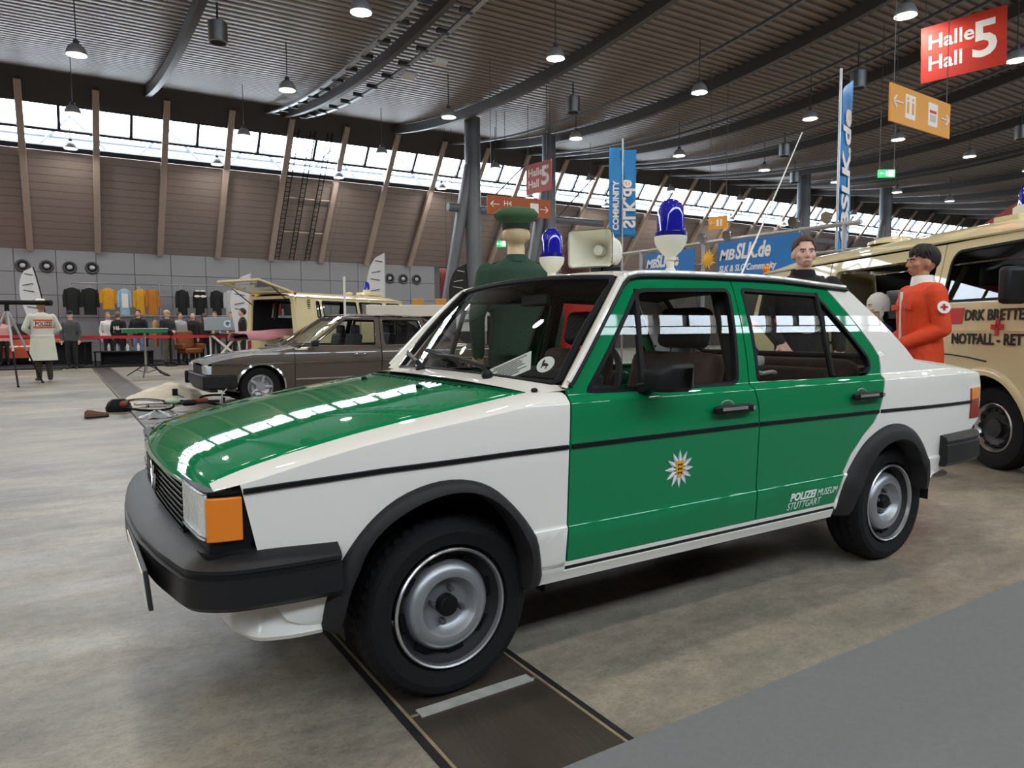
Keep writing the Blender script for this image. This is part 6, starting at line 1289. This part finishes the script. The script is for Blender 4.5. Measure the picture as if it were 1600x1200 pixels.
# green tray on a chrome stand
gt = thing('tray_stand', 'green tray table on a chrome tripod stand before the clothing stall', 'stand', (.80, 17.3, 0))
MB().tube([(0, 0, .10), (0, 0, 1.08)], .028, 10).build('pole', CHROME, gt)
for a in (.3, 2.4, 4.5): MB().tube([(0, 0, .32), (.55*math.cos(a), .55*math.sin(a), .015)], .014, 6).build('leg', TRIMB, gt); MB().tube([(0, 0, .10), (.28*math.cos(a), .28*math.sin(a), .165)], .010, 6).build('brace', TRIMB, gt)
MB().box((0, 0, 1.13), (.98, .55, .10)).build('tray', mat('tray_green', '1E7A44', .45), gt, bevel=.02); MB().box((0, 0, 1.19), (1.02, .58, .02)).build('tray_top', WHITE_PL, gt, bevel=.006); MB().tube([(.16, -.1, .30), (.30, -.2, .10), (.42, -.22, .03), (.50, -.3, .02)], .02, 6).build('hanging_cable', BLACK_RUB, gt)
# red barrier tape on black posts
BTAPE = mat('barrier_red', 'C4202A', .6)
bx = [(-34, 24.2), (-3.1, 24.1), (-.55, 23.2), (2.0, 22.6), (4.2, 22.0), (6.2, 21.4)]
for i, (x, y) in enumerate(bx[1:]):
    t = thing('barrier_post', 'black barrier post with red tape, %s from the left' % ORD[i+1], 'barrier', (x, y, .041 if y > 23.1 else 0), 0, 'barrier posts'); MB().lathe([(.17, 0), (.17, .02), (.03, .05)], 18).build('base', BLACK_PL, t); MB().lathe([(.032, .04), (.032, 1.0), (.040, 1.0), (.040, 1.07)], 12).build('post', TRIMB, t)
    a = Vector(bx[i]); b = Vector(bx[i+1])
    if i == 0: a = Vector((-8, 24.3))
    o = MB().loft([[(a.x, a.y, .90), (a.x, a.y+.004, .90), (a.x, a.y+.004, .99), (a.x, a.y, .99)], [(b.x, b.y-.04, .90), (b.x, b.y-.036, .90), (b.x, b.y-.036, .99), (b.x, b.y-.04, .99)]]).build('barrier_tape', BTAPE, t, smooth=0); o.matrix_parent_inverse = Matrix.Identity(4); o.location = (-x, -y, 0)
# clothing rails with garments
def garment(loc, rz, w_, h_, col, lab, par_group, kind='jacket'):
    t = thing('hanging_'+kind, lab, kind, loc, rz, par_group); mt_ = mat('garment_'+col, col, .85, var=(9, .2))
    MB().loft([ring(-h_, w_*.46, .07), ring(-h_*.6, w_*.44, .075), ring(-h_*.22, w_*.46, .075), ring(-.06, w_*.40, .06), ring(-.01, w_*.14, .04)]).build('garment_body', mt_, t, smooth=60)
    for s in (-1, 1): MB().tube([(s*w_*.40, 0, -.08), (s*w_*.54, 0, -h_*.35), (s*w_*.55, -.02, -h_*.72)], [.065, .06, .05], 8).build('sleeve', mt_, t)
    MB().tube([(-w_*.2, 0, -.02), (0, 0, .05), (w_*.2, 0, -.02)], .008, 6).build('hanger', STEEL, t); MB().tube([(0, 0, .05), (0, 0, .12), (.03, 0, .14)], .006, 6).build('hanger_hook', STEEL, t)
    return t
rk = thing('clothing_rail', 'long high clothing rail against the grey wall', 'rail', (2.6, 26.9, .041)); 
for z in (2.78,): MB().tube([(-3.2, 0, z), (4.2, -.2, z)], .02, 8).build('top_bar', STEEL, rk)
for x in (-3.2, -.4, .3, 2.2, 4.2): MB().tube([(x, -.1*(x+3.2)/7.4*2, 0), (x, -.1*(x+3.2)/7.4*2, 2.78)], .025, 8).build('upright', STEEL, rk)
gl = [(-.55, '1A1B1D', 'black jacket at the left end'), (-.02, '141517', 'second black jacket'), (.55, 'D39A22', 'yellow shirt beside the black jackets'), (1.05, '9DB9D6', 'light blue and white jacket'), (1.55, 'CF9A2A', 'amber yellow jacket with dark print'), (1.95, 'B9762A', 'orange brown jacket'), (2.95, '16171A', 'black t-shirt left of the printed one'), (3.55, '131416', 'black t-shirt with white winged print'), (4.15, '17181B', 'plain black sweater'), (4.62, 'B5B9BC', 'pale grey jacket'), (5.1, '5A4030', 'brown patterned shirt'), (5.5, 'D4A21E', 'yellow shirt among dark ones'), (5.95, '1E1F24', 'dark navy top'), (6.4, '6E2620', 'dark red striped top'), (6.8, '1B1B1E', 'black top at the right end')]
for x, c, l in gl:
    g_ = garment((x, 26.75-.03*x, 2.66), .1, .44 if x < 1 else .36, .95 if c[0] != 'D' else .75, c, l+' hanging on the high clothing rail', 'garments on the high rail')
    if 'winged' in l:
        for s in (-1, 1): MB().ell((s*.11, -.09, -.25), (.11, .008, .045)).build('print', TXW, g_); MB().ell((s*.09, -.09, -.05), (.10, .02, .03)).build('print', TXW, g_)
    if 'light blue' in l: MB().box((0, -.085, -.45), (.2, .01, .5)).build('white_front', WHITE_PL, g_, smooth=0)
rl = thing('clothing_rail', 'low clothing rail packed with coats behind the visitors', 'rail', (2.6, 25.9, .041))
MB().tube([(-2.2, .2, 1.62), (3.4, -.2, 1.62)], .02, 8).build('top_bar', STEEL, rl)
for x in (-2.2, .6, 3.4): MB().tube([(x, 0, 0), (x, 0, 1.62)], .022, 8).build('upright', STEEL, rl)
cols = ['D8D2C6', '5A4A3A', '8A6A48', '2A2420', 'B08A60', '3A2A22', 'C9B38A', '4A3020', '6A2A22', '8A4A2A', 'D0C4B0', '2B2622', '7A5A3A', 'A9744A', '3A2C24', '5E3A26']
nm_ = ['off-white', 'dark olive', 'tan', 'near-black', 'camel', 'dark brown', 'sand', 'umber', 'maroon', 'russet', 'ivory', 'charcoal', 'mid-brown', 'copper', 'espresso', 'chestnut']
for i, (c, n_) in enumerate(zip(cols, nm_)): garment((.55+i*.345, 26.0-.02*i, 1.52), 1.25, .5, .95, c, '%s coat on the low rail behind the visitors' % n_, 'coats on the low rail', 'coat')
# white beach flags
def beach_flag(lab, x, y, h_, lean, mt_, edge, mark):
    t = thing('beach_flag', lab, 'flag', (x, y, 0)); d = Vector((.85, -.53, 0)); ptsL = []; ptsR = []
    for q in np.linspace(0, 1, 22):
        z = .5+(h_-.5)*q; wl = lean*q*q; wd = .62*math.sqrt(max(0, 1-max(0, (q-.62)/.38)**2)) if q > .62 else .62*(.55+.45*q/.62)
        R0 = d*(wl+.0)+Vector((0, 0, z)); L0 = R0-d*wd; ptsR.append(R0); ptsL.append(L0)
    m = MB(); m.add(ptsL+ptsR, [(i, i+1, 22+i+1, 22+i) for i in range(21)]); f = m.build('cloth', mt_, t, smooth=0); so = f.modifiers.new('t', 'SOLIDIFY'); so.thickness = .008
    MB().tube([Vector((0, 0, 0))]+ptsR+[ptsL[-1]], .02, 6).build('bent_pole', edge, t); MB().lathe([(.30, 0), (.30, .03)], 16).build('foot', DARK_STEEL, t)
    for k in range(5): c = (ptsL[19-k*2]+ptsR[19-k*2])/2+Vector((-.02, -.03, 0)); MB().tube([c-d*.16*(1 if k else .6)+Vector((0, 0, .05*(-1)**k)), c+d*.14], .012, 5).build('print_stroke', mark, t)
FLW = mat('flag_white', 'DCDDE4', .7)
x, y, z = V_(79, 21.0); beach_flag('white beach flag with black print behind the white coat figure', x, y, 3.0, -.35, FLW, TRIMB, LION)
x, y, z = V_(392, 22.5); beach_flag('white beach flag behind the raised tailgate', x, y, 2.9, .1, FLW, ALU, LION)
x, y, z = V_(604, 24.5); beach_flag('thin white beach flag behind the cream bus roof', x, y, 3.7, .0, FLW, ALU, LION)
x, y, z = V_(735, 23.2); beach_flag('black beach flag with white and red print by the column', x, y, 3.2, -.1, mat('flag_black', '1C1A1C', .7), TRIMB, mat('flag_print', 'D8D0D0', .6))
x, y, z = V_(541, 14.0); o = MB().tube([(0, 0, 0), (0, 0, 2.16)], .025, 8).build('white_pole', WHITE_PL); o.location = (x, y, 0); MB().lathe([(.2, 0), (.2, .03)], 14).build('foot', WHITE_PL, o); tag(o, 'thin white pole standing behind the brown saloon', 'pole')
# black display tables, boxes and little things at the stall
def table(lab, x, y, w_, d_, h_, mt_=BLACK_PL):
    t = thing('display_table', lab, 'table', (x, y, .04), -.35); MB().box((0, 0, h_-.02), (w_, d_, .04)).build('table_top', mt_, t, bevel=.006); MB().box((0, d_/2-.02, h_/2), (w_-.06, .03, h_-.04)).build('front_panel', mt_, t, smooth=0)
    for sx in (-1, 1):
        for sy in (-1, 1): MB().box((sx*(w_/2-.04), sy*(d_/2-.05), h_/2-.02), (.04, .04, h_-.04)).build('leg', mt_, t, smooth=0)
table('black display table with bottles left of the green tray', .75, 23.5, 1.6, .7, .46); table('low black display case at the foot of the stall', -.75, 24.6, 1.2, .6, .75)
BTL = mat('bottle_white', 'D8D4CC', .4)
for i, (dx, c, l) in enumerate(((-.45, 'B9BCC0', 'silver can'), (-.2, '8A9098', 'grey flask'), (.1, 'C9CCCE', 'pale small flask'), (.42, 'D8D4CC', 'white spray bottle with red label'))):
    t = thing('bottle', l+' standing on the black display table', 'bottle', (.75+dx*.94, 23.45-dx*.34, .50), 0, 'bottles on the display table'); MB().lathe([(.04, 0), (.042, .16), (.02, .20), (.015, .24)], 12).build('flask', mat('btl_'+c, c, .4), t); MB().lathe([(.018, .24), (.018, .27)], 10).build('cap', RED_S if i == 3 else TRIMB, t)
t = thing('office_chair', 'brown leather armchair among the visitors', 'chair', (2.68, 23.40, .041), .4); LB = mat('brown_leather_chair', '7A4420', .5, bump=(20, .4))
MB().box((0, 0, .42), (.62, .60, .18)).build('seat', LB, t, bevel=.06, seg=3); MB().box((0, .28, .78), (.60, .16, .62), R=Matrix.Rotation(-.2, 4, 'X')).build('backrest', LB, t, bevel=.06, seg=3)
for s in (-1, 1): MB().box((s*.34, 0, .56), (.12, .55, .20)).build('armrest', LB, t, bevel=.05, seg=3)
for s in (-1, 1):
    for q in (-1, 1): MB().box((s*.26, q*.24, .17), (.05, .05, .34)).build('leg', TRIMB, t, smooth=0)
t = thing('monitor_desk', 'white x-framed racing desk beside the barrier', 'desk', (3.45, 21.6, 0), -.25)
for a, b in (((-.95, .05), (.75, .05)), ((-.35, .06), (.35, .95)), ((.62, .06), (-.38, 1.0)), ((.35, .95), (.62, .52)), ((.62, .52), (.30, .06))): MB().tube([(a[0], 0, a[1]), (b[0], 0, b[1])], .038, 8).build('frame_tube', WHITE_PL, t)
MB().box((.05, .2, 1.0), (1.15, .55, .04)).build('desk_top', TRIMB, t, bevel=.008)
for s in (-1, 1): MB().tube([(s*.45, .45, .0), (s*.45, .45, 1.0)], .03, 8).build('rear_leg', WHITE_PL, t)
t = thing('monitor', 'grey backed monitor with a white letter G on the racing desk', 'monitor', (3.35, 21.75, 1.02), -.25); MB().box((0, 0, .32), (.92, .05, .42)).build('housing', mat('monitor_grey', '9AA3A8', .4, .3), t, bevel=.015); MB().box((0, .05, .06), (.25, .2, .02)).build('foot', STEEL, t, smooth=0); MB().box((0, .04, .12), (.06, .03, .2)).build('stem', STEEL, t, smooth=0)
text_mesh('printed_letter', 'G', .30, WHITE_PL, t, basis((.12, -.03, .22), (1, 0, 0), (0, 0, 1)), bold=.012); MB().lathe([(.055, 0), (.055, .006)], 18, M=basis((.235, -.031, .335), (1, 0, 0), (0, 0, 1))).build('blue_dot', mat('dot_blue', '1E5FB8', .5), t)
# red sports car and orange car behind the barrier at the left
def far_car(lab, x, y, rz, col, h_=1.2, L=4.0):
    t = thing('display_car', lab, 'car', (x, y, .04), rz); cm = mat('paint_'+col, col, .4, coat=1.0); hw = .82; secs = []
    for q, z0, z1, w_ in ((-.50, .40, .58, .72), (-.47, .25, .66, .80), (-.30, .22, .76, .82), (-.12, .22, .82, .83), (.30, .22, .86, .83), (.42, .25, .84, .82), (.49, .35, .78, .76)): secs.append([(q*L, -w_, z0), (q*L, -w_*1.01, (z0+z1)/2), (q*L, -w_*.94, z1), (q*L, w_*.94, z1), (q*L, w_*1.01, (z0+z1)/2), (q*L, w_, z0)])
    MB().loft(secs).build('body', cm, t, smooth=50); MB().loft([[(x_*L, y_*w_, z) for y_ in (-1, 1)] for x_, z, w_ in ((-.14, .80, .74), (.02, h_, .58), (.22, h_, .58), (.38, .84, .72))], closed=False).build('roof', cm, t, smooth=30)
    for s in (-1, 1): MB().add([(-.13*L, s*.76, .81), (.02*L, s*.60, h_-.03), (.22*L, s*.60, h_-.03), (.36*L, s*.75, .84)], [(0, 1, 2, 3)]).build('side_glass', DGL, t, smooth=0)
    for s in (-1, 1):
        for q in (-.31, .31): wheel2(t, q*L, s*.80, .30, .18, s, RIMS)
far_car('red sports car behind the barrier at the left edge', -4.6, 25.25, .0, '8A1820', 1.12); far_car('orange hatchback behind the visitor with the black cap', -2.25, 26.95, .0, 'C4521E', 1.40, 3.0)
# white counter with amber lamps and a notice board by the column
ct = thing('sales_counter', 'long white counter with two amber lamps left of the policeman figure', 'counter', V_(690, 18.0), -.45); MB().box((0, 0, .72), (3.2, .6, 1.44)).build('counter_body', TRIMB, ct, smooth=0); MB().box((0, 0, 1.58), (3.6, .8, .28)).build('counter_top', mat('counter_white', 'D8D4C8', .5), ct, bevel=.02)
for x in (-.55, .0): MB().box((x, -.1, 1.80), (.28, .2, .16)).build('amber_lamp', mat('amber_box', 'B8842A', .4), ct, bevel=.02)
t = thing('notice_board', 'white notice board on a stand beside the policeman figure', 'sign', V_(738, 14.5), -.5); MB().box((0, 0, 1.45), (.62, .03, .72)).build('board', WHITE_PL, t, smooth=0); MB().box((.02, -.018, 1.82), (.36, .02, .16)).build('leaflet_box', mat('leaflet', 'C8CCCE', .3), t, smooth=0)
for k in range(3): MB().box((-.05, -.018, 1.62-k*.16), (.36, .004, .06)).build('print_block', mat('print_grey', '6A6C6A', .8), t, smooth=0)
for s in (-1, 1): MB().tube([(s*.28, 0, 0), (s*.28, 0, 1.2)], .018, 8).build('stand_leg', ALU, t)
# small blue and white police cap lying on the rear seat
